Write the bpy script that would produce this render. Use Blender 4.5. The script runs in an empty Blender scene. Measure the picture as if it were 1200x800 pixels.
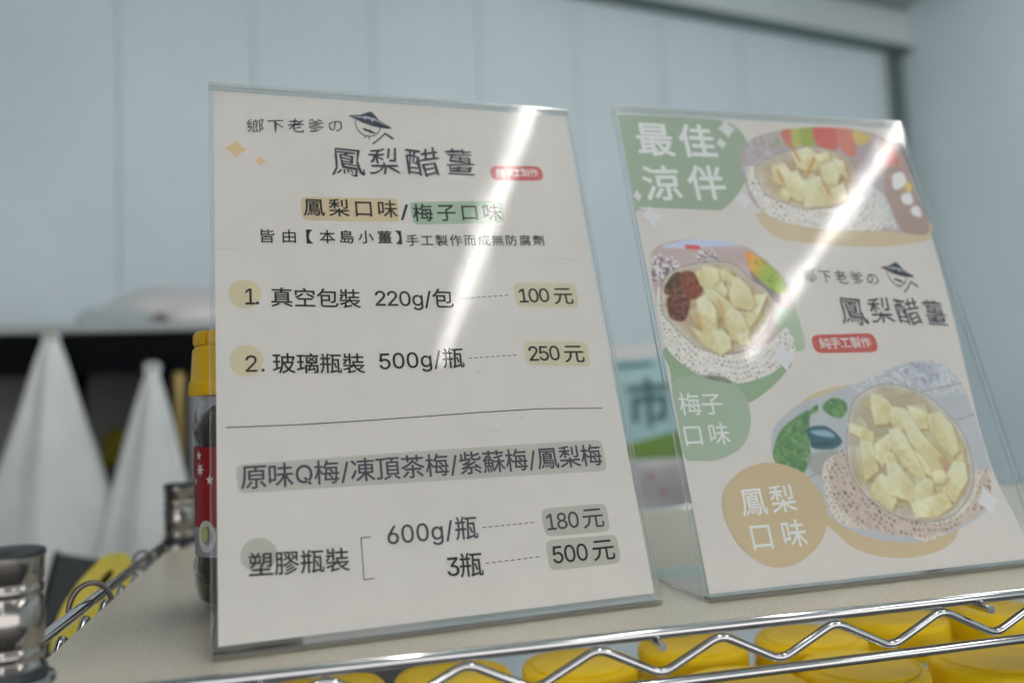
import bpy, bmesh, math, random
import numpy as np
from mathutils import Vector, Matrix, geometry
PI = math.pi
SC = bpy.context.scene
COL = SC.collection
random.seed(7)

# ---------------------------------------------------------------- camera
cam_d = bpy.data.cameras.new('camera')
cam = bpy.data.objects.new('camera', cam_d); COL.objects.link(cam)
rt, up_, fw = Vector((0.974, -0.221, -0.042)), Vector((0.024, -0.082, 0.996)), Vector((0.2242, 0.9717, 0.0746))
fw.normalize(); rt = (rt - fw * rt.dot(fw)).normalized(); up_ = rt.cross(fw)
M = Matrix((rt, up_, -fw)).transposed().to_4x4()
M.translation = Vector((0.0861, -0.368, 0.1049))
cam.matrix_world = M
cam_d.sensor_width = 36; cam_d.lens = 29.44
cam_d.clip_start = 0.01; cam_d.clip_end = 60
cam_d.dof.use_dof = True; cam_d.dof.focus_distance = 0.440; cam_d.dof.aperture_fstop = 3.3; cam_d.dof.aperture_blades = 0
SC.camera = cam

# ---------------------------------------------------------------- world and exposure
W = bpy.data.worlds.new('World'); SC.world = W; W.use_nodes = True
wb = W.node_tree.nodes['Background']; wb.inputs[0].default_value = (0.945, 0.91, 0.90, 1); wb.inputs[1].default_value = 0.95
SC.view_settings.view_transform = 'Standard'; SC.view_settings.look = 'None'
SC.view_settings.exposure = 1.16; SC.view_settings.gamma = 1.0
TUBE_STRENGTH = 11.0
SC.cycles.use_denoising = True
SC.cycles.max_bounces = 10; SC.cycles.transparent_max_bounces = 24; SC.cycles.glossy_bounces = 6
SC.cycles.sample_clamp_indirect = 6.0
SC.cycles.blur_glossy = 0.3

# ---------------------------------------------------------------- helpers
def lin(c):
    return tuple((v / 12.92 if v <= .04045 else ((v + .055) / 1.055) ** 2.4) for v in [x / 255 for x in c])
PAPER_OBS = lin((180, 177, 172))
def ink(r, g, b, k=.72):
    l = lin((r, g, b)); return tuple(min(.92, a / p * k) for a, p in zip(l, PAPER_OBS))

def material(name, base=(.5, .5, .5), rough=.5, metal=0.0, noise=None, bump=None, spec=.5, **kw):
    m = bpy.data.materials.new(name); m.use_nodes = True
    nt = m.node_tree; b = nt.nodes['Principled BSDF']
    b.inputs['Base Color'].default_value = (*base, 1); b.inputs['Roughness'].default_value = rough
    b.inputs['Metallic'].default_value = metal; b.inputs['Specular IOR Level'].default_value = spec
    for k, v in kw.items(): b.inputs[k].default_value = v
    tc = nt.nodes.new('ShaderNodeTexCoord')
    if noise:      # (scale, detail, dark factor, bright factor)
        n = nt.nodes.new('ShaderNodeTexNoise'); n.inputs['Scale'].default_value = noise[0]; n.inputs['Detail'].default_value = noise[1]
        nt.links.new(tc.outputs['Object'], n.inputs['Vector'])
        r = nt.nodes.new('ShaderNodeValToRGB'); e = r.color_ramp.elements
        e[0].position = .3; e[1].position = .7
        e[0].color = (*[c * noise[2] for c in base], 1); e[1].color = (*[min(1, c * noise[3]) for c in base], 1)
        nt.links.new(n.outputs['Fac'], r.inputs['Fac']); nt.links.new(r.outputs['Color'], b.inputs['Base Color'])
    if bump:       # (scale, detail, strength, distance)
        n = nt.nodes.new('ShaderNodeTexNoise'); n.inputs['Scale'].default_value = bump[0]; n.inputs['Detail'].default_value = bump[1]
        nt.links.new(tc.outputs['Object'], n.inputs['Vector'])
        bp = nt.nodes.new('ShaderNodeBump'); bp.inputs['Strength'].default_value = bump[2]; bp.inputs['Distance'].default_value = bump[3]
        nt.links.new(n.outputs['Fac'], bp.inputs['Height']); nt.links.new(bp.outputs['Normal'], b.inputs['Normal'])
    return m

def clear_sheet(name, tint=(.97, .98, .98), rough=.0, ior=1.49, haze=.0, hazecol=(.8, .8, .8), boost=1.0, bump=None, smudge=None):
    """thin clear plastic: reflection by Fresnel on the outer faces, the rest passes straight through"""
    m = bpy.data.materials.new(name); m.use_nodes = True; nt = m.node_tree; nt.nodes.clear()
    N = nt.nodes.new; out = N('ShaderNodeOutputMaterial')
    tr = N('ShaderNodeBsdfTransparent'); tr.inputs[0].default_value = (*tint, 1)
    gl = N('ShaderNodeBsdfGlossy'); gl.inputs['Roughness'].default_value = rough; gl.inputs[0].default_value = (1, 1, 1, 1)
    fr = N('ShaderNodeFresnel'); fr.inputs[0].default_value = ior
    geo = N('ShaderNodeNewGeometry')
    mm = N('ShaderNodeMath'); mm.operation = 'SUBTRACT'; mm.inputs[0].default_value = 1.0
    nt.links.new(geo.outputs['Backfacing'], mm.inputs[1])
    m2 = N('ShaderNodeMath'); m2.operation = 'MULTIPLY'; nt.links.new(fr.outputs[0], m2.inputs[0]); nt.links.new(mm.outputs[0], m2.inputs[1])
    m3 = N('ShaderNodeMath'); m3.operation = 'MULTIPLY'; m3.inputs[1].default_value = boost; m3.use_clamp = True
    nt.links.new(m2.outputs[0], m3.inputs[0])
    if smudge:
        tcs = N('ShaderNodeTexCoord'); mp = N('ShaderNodeMapping'); mp.inputs['Scale'].default_value = (1, 1, .5); ns = N('ShaderNodeTexNoise'); ns.inputs['Scale'].default_value = smudge; ns.inputs['Detail'].default_value = 5
        nt.links.new(tcs.outputs['Object'], mp.inputs[0]); nt.links.new(mp.outputs[0], ns.inputs['Vector'])
        mr = N('ShaderNodeMapRange'); mr.inputs[1].default_value = .35; mr.inputs[2].default_value = .65; mr.inputs[3].default_value = .5; mr.inputs[4].default_value = 1.3
        nt.links.new(ns.outputs['Fac'], mr.inputs[0]); mq = N('ShaderNodeMath'); mq.operation = 'MULTIPLY'; nt.links.new(m3.outputs[0], mq.inputs[0]); nt.links.new(mr.outputs[0], mq.inputs[1]); m3 = mq
        mr2 = N('ShaderNodeMapRange'); mr2.inputs[1].default_value = .3; mr2.inputs[2].default_value = .7; mr2.inputs[3].default_value = rough * .4; mr2.inputs[4].default_value = rough * 2
        nt.links.new(ns.outputs['Fac'], mr2.inputs[0]); nt.links.new(mr2.outputs[0], gl.inputs['Roughness'])
    if bump:
        tc = N('ShaderNodeTexCoord'); n = N('ShaderNodeTexNoise'); n.inputs['Scale'].default_value = bump[0]; n.inputs['Detail'].default_value = 2
        nt.links.new(tc.outputs['Object'], n.inputs['Vector'])
        bp = N('ShaderNodeBump'); bp.inputs['Strength'].default_value = bump[1]; bp.inputs['Distance'].default_value = bump[2]
        nt.links.new(n.outputs['Fac'], bp.inputs['Height']); nt.links.new(bp.outputs['Normal'], gl.inputs['Normal'])
    body = tr.outputs[0]
    if haze > 0:
        df = N('ShaderNodeBsdfDiffuse'); df.inputs[0].default_value = (*hazecol, 1)
        mh = N('ShaderNodeMixShader'); mh.inputs[0].default_value = haze
        nt.links.new(tr.outputs[0], mh.inputs[1]); nt.links.new(df.outputs[0], mh.inputs[2]); body = mh.outputs[0]
    mx = N('ShaderNodeMixShader'); nt.links.new(m3.outputs[0], mx.inputs[0]); nt.links.new(body, mx.inputs[1]); nt.links.new(gl.outputs[0], mx.inputs[2])
    nt.links.new(mx.outputs[0], out.inputs[0])
    return m

def link(name, me, mat=None, parent=None, loc=None, rot=None, smooth=False):
    o = bpy.data.objects.new(name, me); COL.objects.link(o)
    if mat is not None and me is not None:
        if not me.materials: me.materials.append(mat)
    if parent is not None: o.parent = parent
    if loc is not None: o.location = loc
    if rot is not None: o.rotation_euler = rot
    if smooth and me is not None: me.polygons.foreach_set('use_smooth', [True] * len(me.polygons))
    return o

def thing(name, label, cat, loc=(0, 0, 0), rotz=0.0, group=None):
    o = bpy.data.objects.new(name, None); COL.objects.link(o); o.empty_display_size = .02
    o.location = loc; o.rotation_euler = (0, 0, rotz); o['label'] = label; o['category'] = cat
    if group: o['group'] = group
    return o

def mesh_of(verts, faces, name='m'):
    me = bpy.data.meshes.new(name); me.from_pydata([tuple(v) for v in verts], [], faces); me.update(); return me

def bm_mesh(bm, name='m'):
    me = bpy.data.meshes.new(name); bm.to_mesh(me); bm.free(); return me

def box_mesh(x0, x1, y0, y1, z0, z1, bevel=0.0, seg=2):
    bm = bmesh.new(); bmesh.ops.create_cube(bm, size=1)
    for v in bm.verts:
        v.co = Vector(((x0 + x1) / 2 + v.co.x * (x1 - x0), (y0 + y1) / 2 + v.co.y * (y1 - y0), (z0 + z1) / 2 + v.co.z * (z1 - z0)))
    if bevel: bmesh.ops.bevel(bm, geom=bm.edges[:], offset=bevel, segments=seg, affect='EDGES', profile=.5)
    return bm_mesh(bm)

def box(name, dims, mat, parent=None, bevel=0.0, loc=None, rot=None):
    me = box_mesh(*dims, bevel=bevel)
    return link(name, me, mat, parent, loc, rot)

def lathe_mesh(prof, n=48, fn=None):
    vs, fs = [], []
    for r, z in prof:
        for k in range(n):
            a = 2 * PI * k / n; rr = fn(r, z, a) if fn else r
            vs.append((rr * math.cos(a), rr * math.sin(a), z))
    for i in range(len(prof) - 1):
        for k in range(n):
            k2 = (k + 1) % n
            fs.append((i * n + k, i * n + k2, (i + 1) * n + k2, (i + 1) * n + k))
    if prof[0][0] > 1e-6: fs.append(tuple(range(n - 1, -1, -1)))
    if prof[-1][0] > 1e-6: fs.append(tuple((len(prof) - 1) * n + k for k in range(n)))
    return mesh_of(vs, fs)

def autosmooth(o, ang=40):
    me = o.data; me.polygons.foreach_set('use_smooth', [True] * len(me.polygons))
    bm = bmesh.new(); bm.from_mesh(me)
    for e in bm.edges:
        if len(e.link_faces) == 2 and e.calc_face_angle(0) > math.radians(ang): e.smooth = False
    bm.to_mesh(me); bm.free(); return o

def fillet(pts, r, n=5):
    pts = [Vector(p) for p in pts]; out = [pts[0]]
    for a, b, c in zip(pts, pts[1:], pts[2:]):
        u = (a - b); v = (c - b); d = min(r, u.length * .45, v.length * .45)
        p, q = b + u.normalized() * d, b + v.normalized() * d
        for k in range(n + 1):
            t = k / n; out.append(p * (1 - t) ** 2 + b * 2 * t * (1 - t) + q * t * t)
    out.append(pts[-1]); return out

def tube_mesh(pts, r, n=12, cap=True, closed=False):
    pts = [Vector(p) for p in pts]; vs, fs = [], []
    N = len(pts); nrm = None
    for i, p in enumerate(pts):
        if closed: t = (pts[(i + 1) % N] - pts[i - 1]).normalized()
        else: t = (pts[min(i + 1, N - 1)] - pts[max(i - 1, 0)]).normalized()
        if nrm is None:
            nrm = t.orthogonal().normalized()
        nrm = (nrm - t * nrm.dot(t)).normalized(); b = t.cross(nrm)
        rr = r[i] if isinstance(r, (list, tuple)) else r
        for k in range(n):
            a = 2 * PI * k / n; vs.append(p + nrm * (rr * math.cos(a)) + b * (rr * math.sin(a)))
    for i in range(N if closed else N - 1):
        j = (i + 1) % N
        for k in range(n):
            k2 = (k + 1) % n; fs.append((i * n + k, i * n + k2, j * n + k2, j * n + k))
    if cap and not closed:
        fs.append(tuple(range(n - 1, -1, -1))); fs.append(tuple((N - 1) * n + k for k in range(n)))
    return mesh_of(vs, fs)

def tube(name, pts, r, mat, parent=None, n=12, **kw):
    return autosmooth(link(name, tube_mesh(pts, r, n, **kw), mat, parent), 50)

# ---------------------------------------------------------------- materials
M_CHROME = material('chrome_wire', (.62, .63, .64), .08, 1.0, bump=(90, 2, .04, .0005))
M_CHROME2 = material('chrome_post', (.36, .34, .32), .12, 1.0)
M_CAPDARK = material('dark_plastic_cap', (.018, .028, .032), .45)
M_BOARD = material('beige_shelf_liner', (.62, .565, .46), .27, noise=(700, 3, .86, 1.14), bump=(1400, 2, .25, .0004))
M_PAPER = material('printed_paper', (.725, .69, .655), .62, noise=(60, 6, .975, 1.02), bump=(420, 3, .10, .0002), spec=.25)
M_ACRYL = clear_sheet('clear_acrylic', (.975, .985, .985), boost=1.0)
M_ACRYLF = clear_sheet('clear_acrylic_front', (.985, .99, .99), rough=.045, boost=1.0, haze=.012, smudge=38, hazecol=(.8, .82, .84))
M_EDGE = clear_sheet('polished_acrylic_edge', (.95, .965, .97), rough=.10, boost=3.2, haze=.20, hazecol=(.80, .85, .88))
M_BASE = clear_sheet('acrylic_base', (.93, .94, .935), rough=.03, boost=1.1, haze=.05)
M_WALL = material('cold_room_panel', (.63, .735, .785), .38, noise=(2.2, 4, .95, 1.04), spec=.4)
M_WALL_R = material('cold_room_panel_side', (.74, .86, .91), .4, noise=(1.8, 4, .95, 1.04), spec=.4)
M_BEAM = material('painted_beam', (.60, .67, .68), .5)
M_JOINT = material('grey_joint', (.12, .17, .17), .6)
M_SEAM = material('panel_seam', (.46, .53, .55), .6)
M_CEIL = material('ceiling_paint', (.62, .70, .71), .7)
M_FLOOR = material('dark_floor', (.10, .10, .095), .4, noise=(3, 4, .8, 1.2))
M_LID = material('yellow_lid_plastic', (.86, .62, .004), .46, spec=.3, noise=(40, 3, .93, 1.05), bump=(300, 2, .12, .0005))
M_LID.node_tree.nodes['Principled BSDF'].inputs['Subsurface Weight'].default_value = .05
M_LID.node_tree.nodes['Principled BSDF'].inputs['Subsurface Radius'].default_value = (.004, .002, .0005)
M_JARPET = clear_sheet('clear_jar_plastic', (.86, .88, .87), rough=.05, haze=.05, boost=1.8)
M_PLUM = material('dark_preserved_plum', (.035, .022, .015), .3, noise=(120, 3, .5, 1.6), bump=(200, 3, .5, .002))
M_RED = material('red_label', (.30, .006, .012), .4)
M_WHITE = material('white_plastic', (.72, .73, .74), .4)
M_FOLD = material('milky_plastic_film', (.70, .74, .745), .45, noise=(9, 3, .93, 1.06), bump=(14, 4, .35, .02))
M_SHELFG = material('grey_shelf_top', (.42, .46, .47), .5)
M_DARK = material('near_black_metal', (.005, .006, .008), .85, spec=.08)
M_GREY = material('dim_grey_panel', (.20, .20, .19), .6, noise=(5, 3, .75, 1.2))
M_BRASS = material('brass_pole', (.46, .34, .13), .32, .55)
M_YEL = material('yellow_hard_plastic', (.72, .60, .05), .35)
M_TEAL = material('teal_print', (.40, .63, .66), .5)
M_GREEN = material('green_print', (.16, .30, .05), .5)
M_LILAC = material('pale_lilac_carton', (.30, .30, .33), .6)
M_FILL = bpy.data.materials.new('added_fill_glow'); M_FILL.use_nodes = True  # glow of the fill lamps added under the board
nt = M_FILL.node_tree; nt.nodes.clear(); o_ = nt.nodes.new('ShaderNodeOutputMaterial'); e_ = nt.nodes.new('ShaderNodeEmission')
e_.inputs[0].default_value = (1, .97, .93, 1); e_.inputs[1].default_value = 1.3; nt.links.new(e_.outputs[0], o_.inputs[0])
M_TUBE = bpy.data.materials.new('lit_tube'); M_TUBE.use_nodes = True
nt = M_TUBE.node_tree; nt.nodes.clear(); o_ = nt.nodes.new('ShaderNodeOutputMaterial'); e_ = nt.nodes.new('ShaderNodeEmission')
e_.inputs[0].default_value = (1, .97, .93, 1); e_.inputs[1].default_value = TUBE_STRENGTH; nt.links.new(e_.outputs[0], o_.inputs[0])

def flat_ink(name, col, rough=.6):
    return material(name, col, rough, spec=.2)

# ================================================================ the room
def setting(o): o['kind'] = 'structure'; return o
AW = math.radians(11); C0 = Vector((2.25, 2.28, 0)); EW = Vector((-math.cos(AW), -math.sin(AW), 0)); NW = Vector((math.sin(AW), -math.cos(AW), 0))
ROTW = math.atan2(EW.y, EW.x)
floor_o = setting(box('floor', (-6, 6, -6, 6, -1.05, -1.0), M_FLOOR))
ceil_o = setting(box('ceiling', (-6, 6, -5, 6, 1.52, 1.6), M_CEIL))
# far wall in its own frame: x runs left along the wall, y away from the room (so -y faces the camera when flipped)
wall = setting(link('far_wall', box_mesh(0, 6.2, -.14, -.0075, -1.0, 1.52), M_SEAM, loc=C0, rot=(0, 0, ROTW)))
pw = .318
k = 0; s = .13
while s < 6.0:
    e = min(s + pw, 6.1)
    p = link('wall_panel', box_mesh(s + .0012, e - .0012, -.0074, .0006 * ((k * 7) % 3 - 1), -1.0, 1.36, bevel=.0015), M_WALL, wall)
    s = e; k += 1
link('top_beam', box_mesh(-.02, 6.1, -.033, .045, 1.362, 1.50, bevel=.012), M_BEAM, wall)
link('beam_lip', box_mesh(-.02, 6.1, .0, .05, 1.345, 1.364, bevel=.004), M_JOINT, wall)
link('corner_channel', box_mesh(.004, .088, -.02, .004, -1.0, 1.344), M_JOINT, wall)
link('door_edge', box_mesh(.095, .128, -.03, .006, -1.0, 1.345, bevel=.004), M_BEAM, wall)
side = setting(link('side_wall', box_mesh(-.14, -.0075, .0, 5.2, -1.0, 1.52), M_SEAM, loc=C0, rot=(0, 0, ROTW)))
s = .0; k = 0
while s < 5.1:
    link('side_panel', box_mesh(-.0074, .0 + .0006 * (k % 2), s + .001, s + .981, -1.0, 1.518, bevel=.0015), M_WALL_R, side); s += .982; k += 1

left_block = setting(link('left_light_blocker', box_mesh(-3.1, -3.0, -4.5, 3.0, -1.0, 1.519), M_GREY))  # unseen wall added to keep world light off the left side
# fluorescent tube lights: two mirrored in the signs, the others added out of view
def tube_light(x, y0, y1, label):
    t = thing('tube_light', label, 'ceiling light', (x, (y0 + y1) / 2, 1.52), 0, 'fluorescent tubes under the ceiling')
    h = (y1 - y0) / 2
    link('housing', box_mesh(-.035, .035, -h - .03, h + .03, -.032, -.001, bevel=.004), M_WHITE, t)
    link('tube', tube_mesh([(0, -h, -.052), (0, h, -.052)], .013, 12), M_TUBE, t, smooth=True)
    for sg in (-1, 1): link('tube_holder', box_mesh(-.017, .017, sg * (h + .006) - .006, sg * (h + .006) + .006, -.07, -.03, bevel=.002), M_WHITE, t)
    return t
tube_light(.80, -1.58, -.38, 'white tube light whose reflection crosses the price sign')
tube_light(1.72, -1.66, -.46, 'white tube light whose reflection crosses the food flyer')
tube_light(.25, -.35, .85, 'added white tube light overhead right above the rack, out of view')  # added out of view to light the board behind the signs
tube_light(1.15, .0, 1.2, 'added white tube light overhead between the rack and the far wall, out of view')  # added out of view to brighten the far wall
tube_light(1.85, .05, 1.25, 'added white tube light overhead near the side wall, out of view')  # added out of view to brighten the side wall
tube_light(-.60, -2.5, -1.3, 'added unseen white tube light behind the camera on its left, nearer one')  # this and the next two are added unseen to light the jar lids
tube_light(-.60, -4.2, -3.0, 'added unseen white tube light behind the camera on its left, farther one')
tube_light(-1.7, -3.6, -2.4, 'added unseen white tube light farthest left behind the camera')

# ================================================================ left background
cnt = thing('counter_shelf', 'long counter shelf with black front edge before the far wall', 'shelf', (0, 0, 0))
link('shelf_top', box_mesh(-1.3, .36, 1.15, 1.52, .254, .270, bevel=.003), M_SHELFG, cnt)
link('front_apron', box_mesh(-1.3, .36, 1.155, 1.17, .185, .2515), M_DARK, cnt)
link('back_panel', box_mesh(-1.3, .36, 1.50, 1.515, -1.0, .2515), M_GREY, cnt)
link('post', box_mesh(-.215, -.150, 1.18, 1.24, -1.0, .2515), M_DARK, cnt)
link('post', box_mesh(.28, .34, 1.18, 1.24, -1.0, .2515), M_DARK, cnt)
link('post', box_mesh(-1.28, -1.22, 1.18, 1.24, -1.0, .2515), M_DARK, cnt)
link('lower_shelf', box_mesh(-1.215, .275, 1.18, 1.498, -.42, -.40), M_GREY, cnt)
tube('cable', fillet([(-.33, 1.3, .25), (-.345, 1.3, .15), (-.335, 1.3, .06), (-.28, 1.3, -.02), (-.25, 1.3, -.1)], .05), .012, M_DARK, cnt)

def slab(name, label, cat, pts, z0, z1, mat, crumple=.0, seed=1, group=None):
    rnd = random.Random(seed); bm = bmesh.new()
    nx, ny = 16, 8; x0, x1, y0, y1 = pts; g = []
    for layer, z in ((0, z0), (1, z1)):
        rows = []
        for i in range(nx + 1):
            row = []
            for j in range(ny + 1):
                u, v = i / nx, j / ny; e = min(1, 6 * min(u, 1 - u)) * min(1, 5 * min(v, 1 - v))
                zz = z if layer == 0 else z0 + (z1 - z0) * (.35 + .65 * e ** .6) + rnd.uniform(-crumple, crumple) * e
                row.append(bm.verts.new((x0 + (x1 - x0) * u + (rnd.uniform(-1, 1) * crumple if layer else 0), y0 + (y1 - y0) * v, zz)))
            rows.append(row)
        g.append(rows)
    for i in range(nx):
        for j in range(ny):
            a = g[1]; bm.faces.new((a[i][j], a[i + 1][j], a[i + 1][j + 1], a[i][j + 1]))
            a = g[0]; bm.faces.new((a[i][j + 1], a[i + 1][j + 1], a[i + 1][j], a[i][j]))
    for i in range(nx):
        for j, fl in ((0, False), (ny, True)):
            f = [g[0][i][j], g[0][i + 1][j], g[1][i + 1][j], g[1][i][j]]; bm.faces.new(f[::-1] if fl else f)
    for j in range(ny):
        for i, fl in ((0, True), (nx, False)):
            f = [g[0][i][j], g[0][i][j + 1], g[1][i][j + 1], g[1][i][j]]; bm.faces.new(f[::-1] if fl else f)
    bmesh.ops.recalc_face_normals(bm, faces=bm.faces[:])
    o = link(name, bm_mesh(bm), mat, smooth=True); o['label'] = label; o['category'] = cat
    if group: o['group'] = group
    return o
slab('plastic_film', 'crumpled milky plastic film lying over the trays on the far counter', 'plastic film', (-.305, .26, 1.225, 1.42), .2705, .342, material('greyish_film', (.60, .60, .61), .5, bump=(30, 3, .4, .01)), .006, 3)
slab('foam_tray', 'flat white foam tray under the crumpled film, right of the dark gap', 'tray', (-.165, .28, 1.165, 1.222), .2705, .302, material('foam_white', (.76, .74, .76), .5), .001, 4)
slab('foam_tray', 'low pale blue-grey tray at the left end of the counter pile', 'tray', (-.315, -.198, 1.165, 1.222), .2705, .297, material('tray_blue_grey', (.40, .47, .50), .4), .001, 5)
o = slab('cord_clip', 'small dark clip lying between the two trays on the counter', 'clip', (-.193, -.172, 1.165, 1.2), .2705, .288, M_GREY, .001, 6)

def bag(name, label, apex, base_z, hw_top, hw_bot, depth, seed, skew=0.0):
    rnd = random.Random(seed); nz, na = 22, 40; vs, fs = [], []
    ph = [rnd.uniform(0, 6.28) for _ in range(5)]
    for i in range(nz + 1):
        t = i / nz; z = apex[2] + (base_z - apex[2]) * t
        w = hw_top + (hw_bot - hw_top) * (t ** .92) * (1 + .05 * math.sin(8 * t + ph[4]) + .035 * math.sin(19 * t + ph[3])); d = .008 + depth * (t ** .8)
        if t > .93: w *= 1 - (t - .93) * 1.5; d *= 1 - (t - .93) * 8
        for k in range(na):
            a = 2 * PI * k / na
            f = 1 + (.30 * math.sin(5 * a + ph[0] + t * 2) + .20 * abs(math.sin(4.5 * a + ph[1] - t * 3)) + .05 * math.sin(14 * a + ph[2] + 5 * t)) * (1 - .35 * t)
            vs.append((apex[0] + skew * t + w * math.cos(a) * (1 + .03 * math.sin(7 * t + ph[3])), apex[1] + d * math.sin(a) * f, z))
    for i in range(nz):
        for k in range(na): fs.append((i * na + k, (i + 1) * na + k, (i + 1) * na + (k + 1) % na, i * na + (k + 1) % na))
    fs.append(tuple(range(na))); fs.append(tuple(nz * na + k for k in range(na - 1, -1, -1)))
    t = thing(name, label, 'plastic bag', (0, 0, 0), 0, 'white plastic bags hanging under the counter')
    link('bag_body', mesh_of(vs, fs), M_FOLD, t, smooth=True)
    tube('hanging_loop', fillet([(apex[0] - .006, apex[1], apex[2] - .01), (apex[0] - .012, apex[1], apex[2] + .008), (apex[0] + .012, apex[1], apex[2] + .008), (apex[0] + .006, apex[1], apex[2] - .01)], .01), .004, M_FOLD, t, n=8)
    return t
bag('hanging_bag', 'large milky white plastic bag hanging leftmost under the counter', (-.333, 1.10, .238), -.55, .012, .245, .045, 11, .0)
bag('hanging_bag', 'narrower milky white bag hanging between the large bag and the brass pole', (-.176, 1.07, .185), -.55, .008, .175, .035, 12, -.022)
hk = thing('bag_hook', 'small brass bag hook on the black counter edge above the large bag', 'hook', (-.349, 1.152, .236))
link('hook_plate', box_mesh(-.012, .012, -.004, .0025, -.008, .014, bevel=.002), M_BRASS, hk)
tube('hook_arm', fillet([(0, -.004, .006), (.013, -.045, .012), (.014, -.058, .020)], .01), .0035, M_BRASS, hk, n=8)
hk = thing('bag_hook', 'small dark bag hook beside the brass pole above the narrow bag', 'hook', (-.176, 1.152, .20))
link('hook_plate', box_mesh(-.012, .012, -.004, .0025, -.008, .014, bevel=.002), M_DARK, hk)
tube('hook_arm', fillet([(0, -.004, .006), (0, -.08, .004), (0, -.092, .012)], .01), .0035, M_DARK, hk, n=8)

pole = thing('brass_pole', 'thin brass pole standing right of the hanging bags', 'pole', (-.146, 1.12, -1.0))
tube('shaft', [(0, 0, 0), (.002, 0, 1.17)], .0095, M_BRASS, pole, n=20)
link('end_cap', lathe_mesh([(.0105, 0), (.0105, .010), (.006, .014), (0, .0145)], 20), M_BRASS, pole, loc=(.002, 0, 1.168))
link('foot', lathe_mesh([(.03, 0), (.03, .006), (.012, .012), (.0095, .02)], 20), M_BRASS, pole)
lc = thing('carton', 'tall pale lilac carton standing right of the brass pole', 'carton', (-.05, 1.12, -1.0))
link('carton_body', box_mesh(-.075, .09, -.02, .03, 0, 1.15, bevel=.004), M_LILAC, lc)
link('tape_strip', box_mesh(-.005, .015, -.0212, -.0202, .2, 1.146), M_FOLD, lc)
yb = slab('yellow_packet', 'small olive yellow packet seen between the two white bags', 'packet', (-.305, -.235, 1.28, 1.34), .02, .09, material('olive_yellow', (.34, .30, .015), .5), .003, 8)
yb2 = slab('storage_bin', 'dark grey bin behind the hanging bags', 'bin', (-.9, -.2, 1.27, 1.46), -.3995, .015, material('dim_bin', (.07, .085, .09), .6), .001, 9)

# dark lid and yellow cutter beside the rack
lid = thing('dark_board', 'dark grey board leaning below the large white bag', 'board', (-.200, .70, -.10))
lo = link('board_face', box_mesh(-.024, .024, -.006, .006, -.9, .052, bevel=.002), M_CAPDARK, lid, rot=(0, math.radians(14), 0))
link('board_rim', box_mesh(-.028, -.0242, -.009, .009, -.9, .054, bevel=.001), M_CAPDARK, lid, rot=(0, math.radians(14), 0))
link('crate', box_mesh(-.6, -.245, -.03, .25, -.9, -.03, bevel=.005), M_FOLD, lid).name = 'backing_sheet'

cut = thing('tape_cutter', 'yellow plastic tape cutter with dark oval slot behind the left rail', 'tape cutter', (-.107, .42, -.047))
def oval(cx, cz, a, b, n=28): return [(cx + a * math.cos(2 * PI * k / n), cz + b * math.sin(2 * PI * k / n)) for k in range(n)]
outer = [(x * .92, z * 1.15) for x, z in [(-.050, -.010), (-.036, -.014), (-.016, -.018), (.012, -.018), (.034, -.013), (.046, -.004), (.047, .006), (.038, .0145), (.012, .016), (-.012, .014), (-.036, .008), (-.050, .0)]]
def extrude_outline(loops, y0, y1):
    tri = geometry.tessellate_polygon([[Vector((x, z, 0)) for x, z in lp] for lp in loops])
    flat = [p for lp in loops for p in lp]; n = len(flat)
    vs = [(x, y0, z) for x, z in flat] + [(x, y1, z) for x, z in flat]; fs = []
    for a, b, c in tri: fs.append((a, b, c)); fs.append((c + n, b + n, a + n))
    s0 = 0
    for lp in loops:
        L = len(lp)
        for k in range(L): a, b = s0 + k, s0 + (k + 1) % L; fs.append((a, b, b + n, a + n))
        s0 += L
    bm = bmesh.new(); bm.from_mesh(mesh_of(vs, fs)); bmesh.ops.recalc_face_normals(bm, faces=bm.faces[:]); return bm_mesh(bm)
RC = (0, -math.radians(50), 0)
cb = link('cutter_body', extrude_outline([outer, oval(.024, .003, .0088, .0028)], -.012, .012), M_YEL, cut, rot=RC)
link('slot_backing', extrude_outline([oval(.024, .003, .0086, .0026)], -.002, .009), M_DARK, cut, rot=RC)
dbn = thing('dark_bin', 'dark bin under the yellow tape cutter left of the rack', 'bin', (-.145, .43, -1.0))
link('bin_body', box_mesh(-.07, .075, -.05, .10, 0, .845, bevel=.004), M_CAPDARK, dbn)
link('bin_rim', box_mesh(-.074, .079, -.054, .104, .826, .838, bevel=.002), M_CAPDARK, dbn)

# things between the two holders, behind the rack
ts = thing('teal_banner', 'teal and green printed board with a dark character behind the rack', 'sign', (.44, .80, -1.0))
link('panel', box_mesh(.0, .42, .0, .006, .9, 1.186, bevel=.001), M_TEAL, ts)
def flatpoly(name, pts, y, mat, parent):      # thin printed shape on an upright panel facing -y
    me = extrude_outline([pts], y, y + .0006); return link(name, me, mat, parent)
flatpoly('green_print', [(.0, .9), (.42, .9), (.42, 1.16), (.16, 1.055), (.02, 1.028), (.0, 1.025)], -.0008, M_GREEN, ts)
flatpoly('white_stripe', [(.0, 1.163), (.42, 1.17), (.42, 1.186), (.0, 1.186)], -.0008, M_WHITE, ts)
flatpoly('white_stripe', [(.0, 1.128), (.10, 1.132), (.16, 1.138), (.10, 1.142), (.05, 1.140), (.0, 1.136)], -.0008, material('pale_teal', (.5, .72, .73), .5), ts)
pk = thing('white_package', 'white package with faint red marks below the teal board', 'package', (.42, .755, -1.0))
link('package_body', box_mesh(.0, .40, .0, .035, .86, 1.018, bevel=.008), material('package_grey_white', (.46, .46, .47), .45, noise=(14, 3, .75, 1.15), bump=(20, 3, .4, .01)), pk)
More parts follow.
